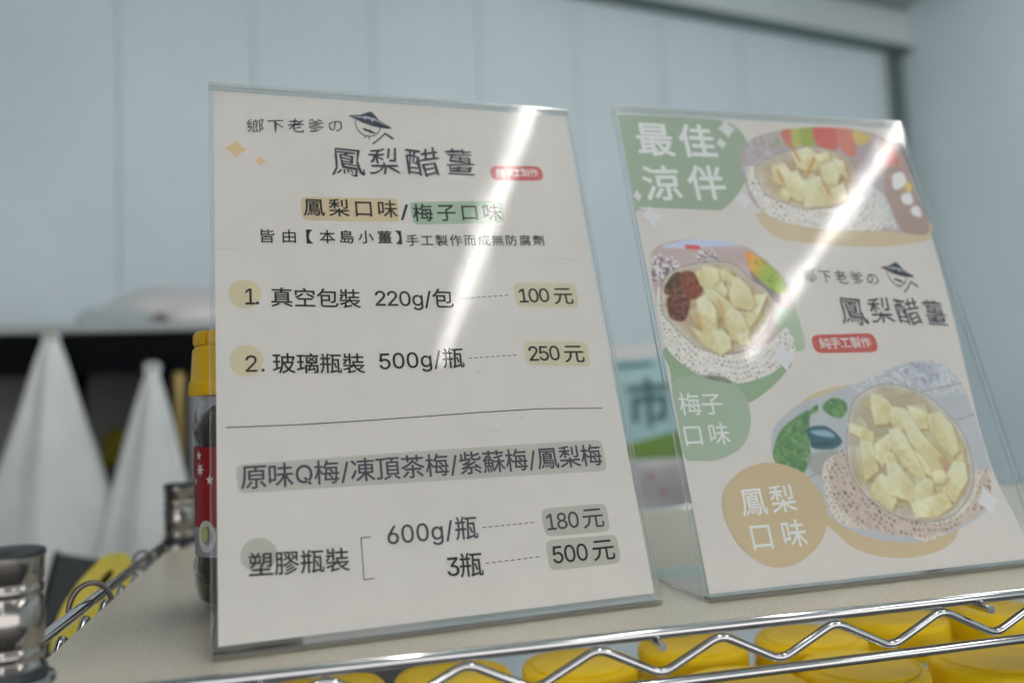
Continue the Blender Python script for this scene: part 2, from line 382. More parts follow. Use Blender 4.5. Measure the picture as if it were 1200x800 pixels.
for (x, z) in ((.118, .995), (.135, .972), (.16, .935), (.125, .915), (.165, .905), (.10, .94)):
    flatpoly('red_mark', oval(x, z, .006, .005, 14), -.0008, material('faint_red', (.42, .20, .20), .5), pk)

# ================================================================ chrome wire rack
rack = thing('wire_rack', 'chrome wire shelving rack carrying the beige board and both sign holders', 'shelf rack', (0, 0, 0))
XR = .86; XLR = -.050; YBK = .392
def rail(name, pts, r=.0027): return tube(name, pts, r, M_CHROME, rack, n=16)
rail('top_rail', [(-.026, 0, -.0020), (XR, 0, -.0020)])
rail('bottom_rail', [(-.026, 0, -.0245), (XR, 0, -.0245)], .0024)
zz = []; x = .2345 - .0598 * 4; n = 0
while x < XR:
    zz += [(x, -.0002, -.0203), (x + .0299, -.0002, -.0058)]; x += .0598
tube('zigzag_wire', fillet(zz, .0055, 5), .0020, M_CHROME, rack, n=14)
rail('back_rail', [(-.02, YBK, -.0020), (XR, YBK, -.0020)]); rail('back_bottom_rail', [(-.02, YBK, -.0245), (XR, YBK, -.0245)], .0024)
rail('side_rail', [(XLR + .001, .03, .0012), (XLR + .006, YBK - .02, .0012)], .0031); rail('side_bottom_rail', [(XLR + .001, .03, -.0225), (XLR + .006, YBK - .02, -.0225)], .0024)
zz = []; y = .045
while y < YBK - .03: zz += [(XLR + .004, y, -.0190), (XLR + .004, y + .022, -.0035)]; y += .044
tube('side_zigzag_wire', fillet(zz, .0055, 4), .0020, M_CHROME, rack, n=12)
rail('right_side_rail', [(XR, .03, -.0020), (XR, YBK, -.0020)])
cw = None
for i, x in enumerate([-.0285 + .0872 * k for k in range(11)]):     # wires running front to back under the board
    if i % 2 == 1 or x > .7:
        tube('cross_wire', [(x, -.0065, -.0064), (x, YBK, -.0064)], .0021, M_CHROME, rack, n=12)
for y in (.09, .20, .31):
    rail('support_wire', [(XLR + .003, y, -.0108), (XR, y, -.0108)], .0022)
def post(x, y, top):
    prof = [(.0124, -1.0)]
    for zc in [top - .012 - .0254 * k for k in range(5)]:
        for dz in (0, -.0052):
            prof += [(.0124, zc + dz - .0011)[:2], (.0117, zc + dz - .0005), (.0117, zc + dz + .0005), (.0124, zc + dz + .0011)]
    prof = [prof[0]] + sorted(prof[1:], key=lambda p: p[1]) + [(.0124, top - .001)]
    p = autosmooth(link('post', lathe_mesh(prof, 48), M_CHROME2, rack, loc=(x, y, 0)), 60)
    c = autosmooth(link('post_cap', lathe_mesh([(.0126, top - .0012), (.0129, top), (.0126, top + .0012), (.010, top + .002), (0, top + .0022)], 48), M_CAPDARK, p), 60)
    col = autosmooth(link('collar', lathe_mesh([(.0182, -.030), (.0186, -.029), (.0165, .0015), (.0160, .0025), (.0135, .0028), (.0135, .0012), (.0152, -.001)], 48), M_CHROME2, rack, loc=(x, y, 0)), 50)
    autosmooth(link('sleeve', lathe_mesh([(.0150, -.004), (.0133, .0065), (.0127, .0068)], 40), M_CAPDARK, col), 50)
    return p
post(-.0397, .020, .0525); post(-.0300, .380, .0495); post(XR, .02, .0525); post(XR, .380, .0495)
link('foot_shelf', box_mesh(-.05, XR, .0, .39, -.205, -.198), M_CHROME, rack).name = 'lower_shelf'
# gathered front corner wire
tube('corner_wire', fillet([(-.030, .004, -.004), (-.012, -.002, -.004), (.004, -.0002, -.0035)], .01), .0020, M_CHROME, rack, n=10)

for y, lb in ((.155, 'slim unseen fill strip added under the board, nearer the front rail'), (.275, 'slim unseen fill strip added under the board, nearer the back posts')):  # unseen fill lamps added to brighten the yellow lids
    st = thing('fill_strip', lb, 'added fill light', (.30, y, -.0135), 0, 'added fill strips under the board')
    link('fill_housing', box_mesh(-.27, .46, -.009, .009, -.003, .0, bevel=.0008), M_WHITE, st)
    link('fill_diffuser', box_mesh(-.265, .455, -.0075, .0075, -.0055, -.0031), M_FILL, st)

# rings threaded on the side rail
def ring(y, R, rot, label):
    n = 40; pts = [(R * math.cos(2 * PI * k / n), 0, R * math.sin(2 * PI * k / n)) for k in range(n)]
    t = thing('metal_ring', label, 'ring', (XLR + .003, y, R - .0062), rot)
    me = tube_mesh(pts, .0013, 10, closed=True)
    link('ring_wire', me, material('dull_ring_metal', (.22, .21, .20), .3, 1.0), t, smooth=True)
hk = thing('rail_hook', 'grey metal hook arching over the left rail, nearer the camera', 'hook', (XLR + .003, .176, 0), .35)
tube('hook_strap', [(.0115 * math.cos(a) - .001, .0, -.004 + .0150 * math.sin(a)) for a in [PI * k / 24 * 1.12 - .12 for k in range(25)]], .0016, material('dull_hook_metal', (.20, .19, .18), .35, 1.0), hk, n=10)
ring(.318, .0064, .2, 'smaller pale metal ring around the left rail near the back post')

# shelf board with rounded corners
def rounded_rect(x0, x1, y0, y1, r, n=10):
    pts = []
    for cx, cy, a0 in ((x1 - r, y0 + r, -90), (x1 - r, y1 - r, 0), (x0 + r, y1 - r, 90), (x0 + r, y0 + r, 180)):
        for k in range(n + 1):
            a = math.radians(a0 + 90 * k / n); pts.append((cx + r * math.cos(a), cy + r * math.sin(a)))
    return pts
def plate_xy(pts, z0, z1):
    n = len(pts); vs = [(x, y, z0) for x, y in pts] + [(x, y, z1) for x, y in pts]
    fs = [tuple(range(n - 1, -1, -1)), tuple(range(n, 2 * n))] + [(k, (k + 1) % n, (k + 1) % n + n, k + n) for k in range(n)]
    return mesh_of(vs, fs)
bd = link('shelf_board', plate_xy(rounded_rect(-.0365, .852, .0012, .376, .030), -.0028, .0), M_BOARD)
bd['label'] = 'beige speckled liner board lying on the chrome rack'; bd['category'] = 'shelf board'

# ================================================================ yellow lidded jars on the lower shelf
def make_jar():
    t = thing('plum_jar', 'x', 'jar', (0, 0, -.198), 0, 'yellow lidded jars under the board')
    R = .039; n = 96
    def knurl(r, z, a): return r * (1 + (.010 if (int(a / (2 * PI) * 96) % 2 == 0 and .1045 < z < .1225 and r > .036) else 0))
    prof = [(R - .0012, .1035), (R, .1040), (R, .1225), (R - .0006, .1250), (R - .0022, .1268), (R - .0048, .1276), (R - .0060, .1268), (R - .0075, .1266), (R - .012, .1268), (0, .1270)]
    prof = [(R + .0002, .1030), (R + .0012, .1034), (R + .0013, .1062), (R + .0002, .1070)] + prof[1:4] + [(R - .0020, .1266), (R - .0046, .1272), (R - .0056, .1262), (R - .0066, .1262), (R - .0076, .1280), (R - .0095, .1285), (.012, .1283), (0, .1284)]
    autosmooth(link('lid', lathe_mesh(prof, n, knurl), M_LID, t), 40)
    autosmooth(link('jar_body', lathe_mesh([(.033, 0), (.036, .002), (.037, .01), (.037, .085), (.035, .095), (.0345, .103)], 40), M_JARPET, t), 50)
    autosmooth(link('jar_contents', lathe_mesh([(.033, .003), (.0352, .01), (.0352, .075), (.03, .082), (0, .085)], 32), M_PLUM, t), 50)
    return t
def copy_tree(o, parent=None):
    c = o.copy(); COL.objects.link(c)
    if parent is not None: c.parent = parent
    for ch in list(o.children): copy_tree(ch, c)
    return c
spots = [(-.088, .292, 'yellow lidded jar at the lower left corner beside the front post'),
         (.000, .205, 'yellow lidded jar just right of the front corner under the board edge'),
         (.084, .199, 'yellow lidded jar under the left end of the price sign'),
         (.167, .196, 'yellow lidded jar seen under the middle of the price sign'),
         (.252, .190, 'yellow lidded jar under the right edge of the price sign'),
         (.341, .204, 'yellow lidded jar left under the food flyer, in the back row'),
         (.426, .189, 'yellow lidded jar under the middle of the food flyer, back row'),
         (.514, .214, 'yellow lidded jar under the right part of the food flyer, back row'),
         (.600, .203, 'yellow lidded jar at the right picture edge, in the back row'),
         (.250, .106, 'yellow lidded jar at the bottom edge below the gap between the signs'),
         (.334, .114, 'yellow lidded jar in the front row under the orange circle'),
         (.420, .119, 'yellow lidded jar in the front row with its whole front rim in view'),
         (.506, .106, 'yellow lidded jar in the front row at the lower right corner')]
jar0 = make_jar()
for i, (x, y, lb) in enumerate(spots):
    t = jar0 if i == 0 else copy_tree(jar0)
    t.location = (x, y, -.198); t['label'] = lb; t.rotation_euler = (0, 0, i * 1.3)

# ================================================================ bottle behind the price sign
bt = thing('plum_bottle', 'clear plum bottle with yellow flip cap and red label behind the price sign', 'bottle', (.0448, .133, .0003))
R0 = .0290
def body_r(r, z, a):
    return r * (1 + .012 * math.cos(8 * a)) if (z < .03 or .088 < z < .112) else r
prof = [(.022, .0), (.0265, .003), (R0, .012), (R0 + .0006, .024), (R0 - .0008, .030), (R0 - .0012, .034), (R0 - .0012, .088), (R0 - .0004, .092), (R0 + .0004, .100), (R0 - .0020, .109), (.0245, .1145), (.0235, .118), (.0235, .1195)]
autosmooth(link('bottle_body', lathe_mesh(prof, 64, body_r), clear_sheet('bottle_pet', (.86, .87, .86), rough=.05, haze=.012, boost=1.1), bt), 60)
autosmooth(link('plums', lathe_mesh([(.021, .0025), (.0262, .006), (.0278, .014), (.0278, .026), (.0266, .034), (.0266, .088), (.0272, .096), (.0245, .106), (.018, .111), (0, .112)], 40, lambda r, z, a: r * (1 + .03 * math.sin(5 * a + z * 300) + .02 * math.sin(9 * a - z * 500))), M_PLUM, bt), 80)
def arc_band(r, z0, z1, a0, a1, n=40):
    vs, fs = [], []
    for k in range(n + 1):
        a = math.radians(a0 + (a1 - a0) * k / n); vs += [(r * math.cos(a), r * math.sin(a), z0), (r * math.cos(a), r * math.sin(a), z1)]
    for k in range(n): fs.append((2 * k, 2 * k + 2, 2 * k + 3, 2 * k + 1))
    return mesh_of(vs, fs)
lb_ = link('label', arc_band(R0 - .0004, .0455, .0885, 100, 440), M_RED, bt, smooth=True)
link('label_lower_band', arc_band(R0 - .0004, .0300, .0454, 100, 440), M_LILAC, bt, smooth=True).name = 'grey_label_band'
M_STAR = material('label_white_print', (.70, .62, .60), .5)
def star_pts(cx, cz, r, k, inner=.42): return [((r if i % 2 == 0 else r * inner) * math.sin(PI * i / k) + cx, (r if i % 2 == 0 else r * inner) * math.cos(PI * i / k) + cz) for i in range(2 * k)]
def on_cyl(name, pts, r, a_mid, mat, parent):
    tri = geometry.tessellate_polygon([[Vector((x, z, 0)) for x, z in pts]])
    vs = [(r * math.cos(math.radians(a_mid) + x / r), r * math.sin(math.radians(a_mid) + x / r), z) for x, z in pts]
    return link(name, mesh_of(vs, [tuple(t) for t in tri]), mat, parent)
for a_, z_, r_, k_ in ((214, .084, .0030, 5), (216, .0765, .0042, 8), (232, .071, .003, 5), (205, .070, .0024, 6)):
    on_cyl('printed_star', star_pts(0, z_, r_, k_), R0 - .0001, a_, M_STAR, lb_)
on_cyl('printed_plum', oval(0, .041, .007, .0085, 24), R0 + .0001, 226, material('plum_print', (.55, .58, .58), .5), lb_)
on_cyl('printed_leaf', oval(0, .0425, .003, .004, 20), R0 + .0004, 224, material('leaf_print', (.45, .50, .20), .5), lb_)
M_CAPY = material('yellow_cap_plastic', (.82, .50, .010), .4, spec=.35, bump=(200, 2, .08, .0004))
cap = autosmooth(link('cap', lathe_mesh([(.0236, .1165), (.0305, .1165), (.0312, .1180), (.0308, .1235), (.0304, .1243), (.0298, .1250), (.0286, .1420), (.0270, .1440), (0, .1443)], 72), M_CAPY, bt), 45)
for a0, a1 in ((152, 196), (200, 226), (230, 300), (-55, 60), (65, 148)):      # segments of the flip top
    vs, fs = [], []; n = 12
    for k in range(n + 1):
        a = math.radians(a0 + (a1 - a0) * k / n)
        for r, z in ((.0195, .1442), (.0276, .1442), (.0283, .1462), (.0281, .1500), (.0268, .1520), (.0215, .1522), (.0195, .1508)):
            vs.append((r * math.cos(a), r * math.sin(a), z))
    for k in range(n):
        for j in range(6): fs.append((k * 7 + j, k * 7 + 7 + j, k * 7 + 8 + j, k * 7 + 1 + j))
    fs.append(tuple(range(7))); fs.append(tuple(n * 7 + k for k in range(6, -1, -1)))
    autosmooth(link('flip_segment', mesh_of(vs, fs), M_CAPY, cap), 50)
link('flip_disc', lathe_mesh([(.0196, .1442), (.0194, .149), (0, .1492)], 32), M_CAPY, cap)

# ================================================================ acrylic sign holders
HW, HH = .216, .305
def frame(lean):
    up = Vector((0, math.sin(lean), math.cos(lean))); nf = Vector((0, -math.cos(lean), math.sin(lean)))
    return lambda u, v, w=0.0: Vector((u, 0, 0)) + up * v + nf * w
def fbox(F, u0, u1, v0, v1, w0, w1):
    vs = [F(u, v, w) for w in (w0, w1) for v in (v0, v1) for u in (u0, u1)]
    me = mesh_of(vs, [(0, 2, 3, 1), (4, 5, 7, 6), (0, 1, 5, 4), (2, 6, 7, 3), (0, 4, 6, 2), (1, 3, 7, 5)]); return me
def holder(name, label, x, y, yaw, lean, base_len, seed):
    t = thing(name, label, 'sign holder', (x, y, 0.0), yaw, 'clear acrylic sign holders')
    F = frame(lean)
    # front sheet, very slightly wavy so that reflections bend as in real acrylic
    nu, nv = 40, 56; vs, fs = [], []; rnd = random.Random(seed); ph = [rnd.uniform(0, 6) for _ in range(4)]
    def wv(u, v):
        a, b = u / HW, v / HH
        return .00016 * math.sin(PI * a) * math.sin(PI * b) + .00010 * math.sin(7 * b + 5 * a + ph[0]) + .00006 * math.sin(11 * b - 9 * a + ph[1]) - .0016 * max(0, b - .62) ** 2 * (a - .5) ** 2 * 16 + .0016
    for w in (.0016, -.0004):
        for j in range(nv + 1):
            for i in range(nu + 1):
                u = HW * i / nu; v = .0035 + (HH - .0029 - .0035) * j / nv; vs.append(F(u, v, w + wv(u, v)))
    K = (nu + 1) * (nv + 1)
    for j in range(nv):
        for i in range(nu):
            a = j * (nu + 1) + i; fs.append((a, a + 1, a + nu + 2, a + nu + 1)); fs.append((K + a, K + a + nu + 1, K + a + nu + 2, K + a + 1))
    front = link('front_sheet', mesh_of(vs, fs), M_ACRYLF, t, smooth=True)
    ev, ef = [], []
    def strip(idx):
        for a, b in zip(idx, idx[1:]):
            s = len(ev); ev.extend([vs[a], vs[b], vs[K + b], vs[K + a]]); ef.append((s, s + 1, s + 2, s + 3))
    row = lambda j: [j * (nu + 1) + i for i in range(nu + 1)]
    colm = lambda i: [j * (nu + 1) + i for j in range(nv + 1)]
    strip(row(0)); strip(row(nv)[::-1]); strip(colm(0)[::-1]); strip(colm(nu))
    link('sheet_edge', mesh_of(ev, ef), M_EDGE, front)
    # rear sheet that turns into the base
    rear = link('rear_sheet', fbox(F, 0, HW, .0045, HH - .0029, -.0027, -.0006), M_ACRYL, t)
    for nm, a, b in (('side_edge', -.0004, .0), ('side_edge', HW, HW + .0004)):
        link(nm, fbox(F, a, b, .0045, HH - .0029, -.0026, -.0007), M_EDGE, rear)
    link('top_fold', fbox(F, 0, HW, HH - .0028, HH - .0013, -.0026, .0029), M_EDGE, t)
    b0 = F(0, 0, .0029).y
    link('base', box_mesh(0, HW, .0046, base_len, .0003, .0024), M_BASE, t)
    link('base_edge', box_mesh(HW + .0001, HW + .0005, .006, base_len, .0004, .0023), M_EDGE, link('base_side', box_mesh(-.0005, -.0001, .006, base_len, .0004, .0023), M_EDGE, t))
    link('bottom_fold', box_mesh(0, HW, -.0030, .0044, .0003, .0030, bevel=.0008), clear_sheet('fold_acrylic_shadow_tint', (.74, .73, .70), rough=.06, boost=2.2, haze=.06), t)  # tint darkened to stand in for the slit shadow under the holder
    return t, F
LEANL, LEANR = .3054, .2972
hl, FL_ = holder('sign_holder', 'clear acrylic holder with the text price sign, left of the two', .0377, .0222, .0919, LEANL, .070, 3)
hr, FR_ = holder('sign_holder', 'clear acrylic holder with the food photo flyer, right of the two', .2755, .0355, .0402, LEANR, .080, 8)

# ---------------------------------------------------------------- the two printed sheets
def sheet(name, label, cat, x, y, yaw, lean, x0, x1, y0, y1, edge=None):
    t = thing(name, label, cat, (x, y, 0.0), yaw)
    F = frame(lean)
    if edge:       # right edge follows the curl of the sheet
        pts = [(x0, y1), (x0, y0)] + edge; n = len(pts); tri = geometry.tessellate_polygon([[Vector((a, b, 0)) for a, b in pts]])
        vs = [F(a / 1000, b / 1000, w) for w in (-.0003, .0) for a, b in pts]
        fs = [tuple(f) for f in tri] + [tuple(i + n for i in f) for f in tri] + [(k, (k + 1) % n, (k + 1) % n + n, k + n) for k in range(n)]
        bm = bmesh.new(); bm.from_mesh(mesh_of(vs, fs)); bmesh.ops.recalc_face_normals(bm, faces=bm.faces[:])
        link('paper', bm_mesh(bm), M_PAPER, t)
    else: link('paper', fbox(F, x0 / 1000, x1 / 1000, y0 / 1000, y1 / 1000, -.0003, .0), M_PAPER, t)
    return t, (lambda u, v, layer=1: F(u / 1000, v / 1000, .00008 * layer))
PS, FP = sheet('price_sign', 'cream paper price sign with dark printed text', 'paper sign', .0377, .0222, .0919, LEANL, 2.6, 213.6, 5.8, 300.0)
FS, FF = sheet('food_flyer', 'cream flyer with three bowl photos and green and orange blobs', 'flyer', .2755, .0355, .0402, LEANR, 2.2, 212.2, 4.0, 299.5, edge=[(209.6, 4.0), (208.6, 16), (206.4, 27), (203.6, 38), (201.4, 50), (200.6, 62), (201.0, 76), (202.2, 92), (204.0, 110), (206.2, 130), (208.6, 152), (210.6, 176), (211.8, 200), (212.2, 235), (212.2, 299.5)])

def smooth_closed(pts, n=8):
    out = []; N = len(pts)
    for i in range(N):
        p0, p1, p2, p3 = [np.array(pts[(i + k - 1) % N], float) for k in range(4)]
        for k in range(n):
            t = k / n; out.append(tuple(.5 * (2 * p1 + (p2 - p0) * t + (2 * p0 - 5 * p1 + 4 * p2 - p3) * t * t + (3 * p1 - p0 - 3 * p2 + p3) * t ** 3)))
    return out
def print_poly(name, F, pts, layer, mat, parent):
    tri = geometry.tessellate_polygon([[Vector((a, b, 0)) for a, b in pts]])
    me = mesh_of([F(a, b, layer) for a, b in pts], [tuple(t) for t in tri])
    bm = bmesh.new(); bm.from_mesh(me)
    bmesh.ops.recalc_face_normals(bm, faces=bm.faces[:]); bm.to_mesh(me); bm.free()
    return link(name, me, mat, parent)
def pill(pts, r=3.0, n=6):       # rounded quadrilateral from its four corners
    P = [Vector((a, b)) for a, b in pts]; out = []
    for i in range(len(P)):
        a, b, c = P[i - 1], P[i], P[(i + 1) % len(P)]
        u = (a - b).normalized() * min(r, (a - b).length / 2); v = (c - b).normalized() * min(r, (c - b).length / 2)
        for k in range(n + 1):
            t = k / n; q = b + u * (1 - t) ** 2 + v * t * t; out.append((q.x, q.y))
    return out
def circle(cx, cy, rx, ry=None, n=40, wob=0.0, ph=0.0):
    ry = ry or rx; return [(cx + rx * math.cos(2 * PI * k / n) * (1 + wob * math.sin(3 * 2 * PI * k / n + ph)), cy + ry * math.sin(2 * PI * k / n) * (1 + wob * math.cos(2 * 2 * PI * k / n + ph))) for k in range(n)]
def stroke(pts, w):
    P = [Vector(p) for p in pts]; L, R = [], []
    for i, p in enumerate(P):
        t = (P[min(i + 1, len(P) - 1)] - P[max(i - 1, 0)]).normalized(); n = Vector((-t.y, t.x)); ww = w[i] if isinstance(w, (list, tuple)) else w
        L.append(p + n * ww / 2); R.append(p - n * ww / 2)
    return [tuple(p) for p in L] + [tuple(p) for p in R[::-1]]
def sparkle(cx, cy, rx, ry, n=8):
    out = []
    for q in range(4):
        a0 = q * PI / 2
        for k in range(n):
            t = k / n * PI / 2; c, s = math.cos(t) ** 2.5, math.sin(t) ** 2.5
            p = (c, s) if q == 0 else (-s, c) if q == 1 else (-c, -s) if q == 2 else (s, -c)
            out.append((cx + rx * p[0], cy + ry * p[1]))
    return out
try:        # Blender's own interface face for Latin letters and digits; its built-in face falls back to CJK glyphs
    import os
    LATIN = bpy.data.fonts.load(os.path.join(bpy.utils.system_resource('DATAFILES'), 'fonts', 'Inter.woff2'))
except Exception:
    LATIN = None
def raw_glyph(c):
    cu = bpy.data.curves.new('lettering', 'FONT')
    if LATIN and ord(c) < 128: cu.font = LATIN
    cu.body = c; cu.size = 1; cu.resolution_u = 3
    o = bpy.data.objects.new('lettering_curve', cu); COL.objects.link(o)
    dg = bpy.context.evaluated_depsgraph_get(); dg.update()
    me = bpy.data.meshes.new_from_object(o.evaluated_get(dg)); bpy.data.objects.remove(o); bpy.data.curves.remove(cu)
    co = np.empty(len(me.vertices) * 3); me.vertices.foreach_get('co', co); fc = [tuple(p.vertices) for p in me.polygons]
    bpy.data.meshes.remove(me); return co.reshape(-1, 3)[:, :2].copy(), fc
_c, _ = raw_glyph('國'); FK = .90 / np.ptp(_c[:, 1]); FY = (_c[:, 1].max() + _c[:, 1].min()) / 2 * FK
_c, _ = raw_glyph('0'); LK = .72 / np.ptp(_c[:, 1]); LY = (_c[:, 1].max() + _c[:, 1].min()) / 2 * LK
GL = {}
def glyph(c):        # points in em, middle height at zero, left edge of the ink or of the CJK cell at zero, and the advance
    if c not in GL:
        co, fc = raw_glyph(c); asc = ord(c) < 128
        co = co * (LK if asc else FK); co[:, 1] -= (LY if asc else FY); x0, x1 = co[:, 0].min(), co[:, 0].max()
        if asc: co[:, 0] -= x0 - .045; adv = x1 - x0 + .09
        else: co[:, 0] += .5 - (x0 + x1) / 2; adv = 1.0
        GL[c] = (co, fc, adv)
    return GL[c]
def lettering(s, F, parent, mat, x0, x1, yl, yr, em, layer=3, bold=0.0, brush=0.0, shear=0.0, seed=1, name='lettering'):
    """one line of print: ink spans x0..x1, its middle height runs from yl to yr, em = character size in mm"""
    want = x1 - x0; runs = [glyph(c) for c in s]
    a0 = runs[0][0][:, 0].min(); a1 = runs[-1][2] - runs[-1][0][:, 0].max()
    nat = (sum(r[2] for r in runs) - a0 - a1) * em
    extra = (want - nat) / (len(s) - 1) if len(s) > 1 else 0.0; extra = max(extra, -.06 * em)
    pen = -a0 * em; P, FCS = [], []; b = 0
    for co, fc, adv in runs:
        q = co * em; q = q + np.array([pen, 0.0]); P.append(q); FCS += [tuple(i + b for i in f) for f in fc]; b += len(co); pen += adv * em + extra
    co = np.concatenate(P); X, Y = co[:, 0], co[:, 1]
    X = (X - X.min()) / np.ptp(X) * want
    if brush:
        rs = np.random.RandomState(seed); f = 2 * PI / em; a, b_, c, d = rs.uniform(0, 6, 4)
        X = X + brush * em * (.030 * np.sin(1.3 * f * Y + a + .4 * f * X) + .015 * np.sin(3.1 * f * Y + b_))
        Y = Y + brush * em * (.035 * np.sin(1.1 * f * X + c) + .018 * np.sin(2.7 * f * X + d + .8 * f * Y))
    X = X + shear * Y; V, FC = [], []
    offs = [(0, 0)] + ([(math.cos(k * PI / 4), math.sin(k * PI / 4)) for k in range(8)] if bold else [])
    o, eu, ev = [np.array(v) for v in (F(x0, yl, 0), F(x0 + 1, yl, 0) - F(x0, yl, 0), F(x0, yl + 1, 0) - F(x0, yl, 0))]
    nrm = np.array(F(x0, yl, 1)) - o
    for q, (dx, dy) in enumerate(offs):      # a heavier weight is the same glyphs laid over themselves with tiny shifts
        bb = len(V); xx = X + dx * bold * em; yy = Y + (yr - yl) * X / want + dy * bold * em
        V += [tuple(v) for v in o + xx[:, None] * eu + yy[:, None] * ev + (layer + q * .05) * nrm]
        FC += [tuple(i + bb for i in f) for f in FCS]
    return link(name, mesh_of(V, FC), mat, parent)
K_TXT = flat_ink('ink_black', ink(20, 20, 18)); K_GREY = flat_ink('ink_grey', ink(50, 54, 58)); K_BRUSH = flat_ink('ink_brush', ink(48, 51, 57))
K_OR = flat_ink('ink_pale_orange', ink(174, 156, 124)); K_GR = flat_ink('ink_pale_green', ink(136, 154, 130)); K_TAN = flat_ink('ink_tan', ink(173, 163, 132))
K_TAN2 = flat_ink('ink_pale_tan', ink(172, 165, 138)); K_GY = flat_ink('ink_pale_grey', ink(158, 153, 143)); K_GY2 = flat_ink('ink_warm_grey', ink(153, 150, 138))
K_RD = flat_ink('ink_red', ink(172, 84, 78)); K_WH = flat_ink('ink_white', (.86, .85, .83)); K_STAR = flat_ink('ink_star', ink(186, 160, 120))

def emblem(F, parent, x, y, s):      # straw hat, round chin, moustache and a hoe
    T = lambda pts: [(x + a * s, y + b * s) for a, b in pts]
    e = print_poly('emblem_hat', F, T([(0, 15.2), (4, 16.0), (8, 16.3), (11.5, 18.0), (13.5, 19.2), (15.8, 19.4), (17.5, 17.3), (20.4, 13.0), (24, 10.4), (27.0, 8.4), (28.4, 7.1), (26.6, 6.6), (21, 7.0), (15, 8.2), (9, 10.4), (4.5, 12.8)]), 3, K_BRUSH, parent)
    print_poly('hat_highlight', F, T([(2, 14.9), (8, 14.9), (12, 15.4), (17, 14.2), (22, 11.0), (26, 8.6), (21.8, 10.4), (17, 12.9), (15.6, 10.8), (14.9, 13.2), (12, 13.8), (10.4, 12.3), (10.4, 14.0), (6, 14.2)]), 4, flat_ink('ink_hat_light', ink(150, 152, 158)), e)
    arc = [(12.7 - 8.2 * math.cos(t), 9.6 - 9.8 * math.sin(t)) for t in [-.25 + (PI + .1) * k / 24 for k in range(25)]]
    print_poly('emblem_face', F, T(stroke(arc, [.45 + .30 * math.sin(PI * k / 24) for k in range(25)])), 3, K_BRUSH, e)
    print_poly('emblem_moustache', F, T([(8.6, 5.6), (10.2, 6.0), (12.0, 5.0), (13.4, 5.2), (15.2, 3.8), (17.6, 2.8), (16.4, 2.1), (13.8, 2.4), (12.2, 3.4), (10.2, 4.0)]), 3, K_BRUSH, e)
    print_poly('emblem_hoe', F, T(stroke([(14.6, -6.2), (18.8, -2.4), (23.4, 2.6)], .95)), 3, K_BRUSH, e)
    print_poly('emblem_hoe', F, T(stroke([(23.0, 3.0), (25.4, 1.4), (28.6, -1.4)], [1.1, 1.4, 1.9])), 3, K_BRUSH, e)
    for a, b in (((11.0, -.4), (9.4, -2.0)), ((12.4, -.8), (12.8, -3.2))): print_poly('emblem_beard', F, T(stroke([a, b], .55)), 3, K_BRUSH, e)

# price sign -----------------------------------------------------------------
def L_(s, x0, x1, yl, yr, em, mat=K_TXT, **k):
    k.setdefault('bold', .010); return lettering(s, FP, PS, mat, x0, x1, yl, yr, em, **k)
L_('鄉下老爹の', 19.8, 72.6, 277.6, 281.9, 9.6, K_BRUSH, brush=1.0, bold=0, seed=3, name='brush_title')
emblem(FP, PS, 76.2, 276.0, .88)
for c, a, b, yy, em, sd in (('鳳', 65.0, 83.0, 257.4, 20.5, 1), ('梨', 86.4, 103.4, 258.6, 19, 2), ('醋', 107.6, 127.2, 259.4, 20, 3), ('薑', 131.6, 148.4, 260.8, 19.5, 4)):
    L_(c, a, b, yy - .4, yy + .4, em, K_BRUSH, brush=1.1, bold=.0015, seed=sd, name='brush_title')
print_poly('printed_sparkle', FP, sparkle(13.9, 262.4, 6.2, 5.6), 1, K_STAR, PS); print_poly('printed_sparkle', FP, sparkle(26.5, 255.3, 3.6, 3.4), 1, K_STAR, PS)
print_poly('red_stamp', FP, pill([(158.0, 249.6), (158.6, 260.0), (191.6, 261.4), (192.0, 251.0)], 5.2), 1, K_RD, PS)
L_('純手工製作', 161.8, 188.6, 254.9, 256.3, 5.9, K_WH, brush=.8, name='stamp_lettering')
print_poly('printed_pill', FP, pill([(46.6, 233.4), (100.6, 234.6), (100.4, 219.6), (47.6, 218.8)][::-1], 3.5), 1, K_OR, PS)
print_poly('printed_pill', FP, pill([(107.0, 232.6), (163.0, 235.8), (162.6, 221.0), (108.2, 218.0)][::-1], 3.5), 1, K_GR, PS)
L_('鳳梨口味', 48.3, 99.6, 226.8, 227.3, 11.6); L_('/', 101.3, 106.1, 226.2, 226.2, 12); L_('梅子口味', 108.6, 161.2, 225.4, 227.6, 11.9)
L_('皆由', 25.2, 43.4, 208.4, 208.6, 8.5); L_('【', 49.0, 52.4, 208.6, 208.6, 8.8); L_('本島小薑', 56.0, 95.2, 208.8, 209.4, 8.5); L_('】', 97.2, 100.6, 209.4, 209.2, 8.8)
L_('手工製作而成無防腐劑', 103.2, 185.0, 207.6, 209.6, 7.4)
print_poly('printed_dot', FP, circle(16.8, 174.8, 8.0, 8.2, wob=.015), 1, K_TAN, PS); print_poly('printed_dot', FP, circle(16.9, 138.2, 8.0, 8.4, wob=.015, ph=1), 1, K_TAN, PS)
L_('1.', 17.0, 23.6, 173.3, 173.3, 12.6, bold=.008); L_('真空包裝', 29.8, 75.2, 172.8, 171.7, 11.4); L_('220g/包', 83.2, 126.0, 172.2, 171.8, 12.2)
L_('2.', 16.4, 25.4, 136.6, 136.6, 12.2, bold=.004); L_('玻璃瓶裝', 29.4, 74.8, 136.3, 135.0, 11.4); L_('500g/瓶', 82.7, 127.9, 136.1, 137.0, 12.2)
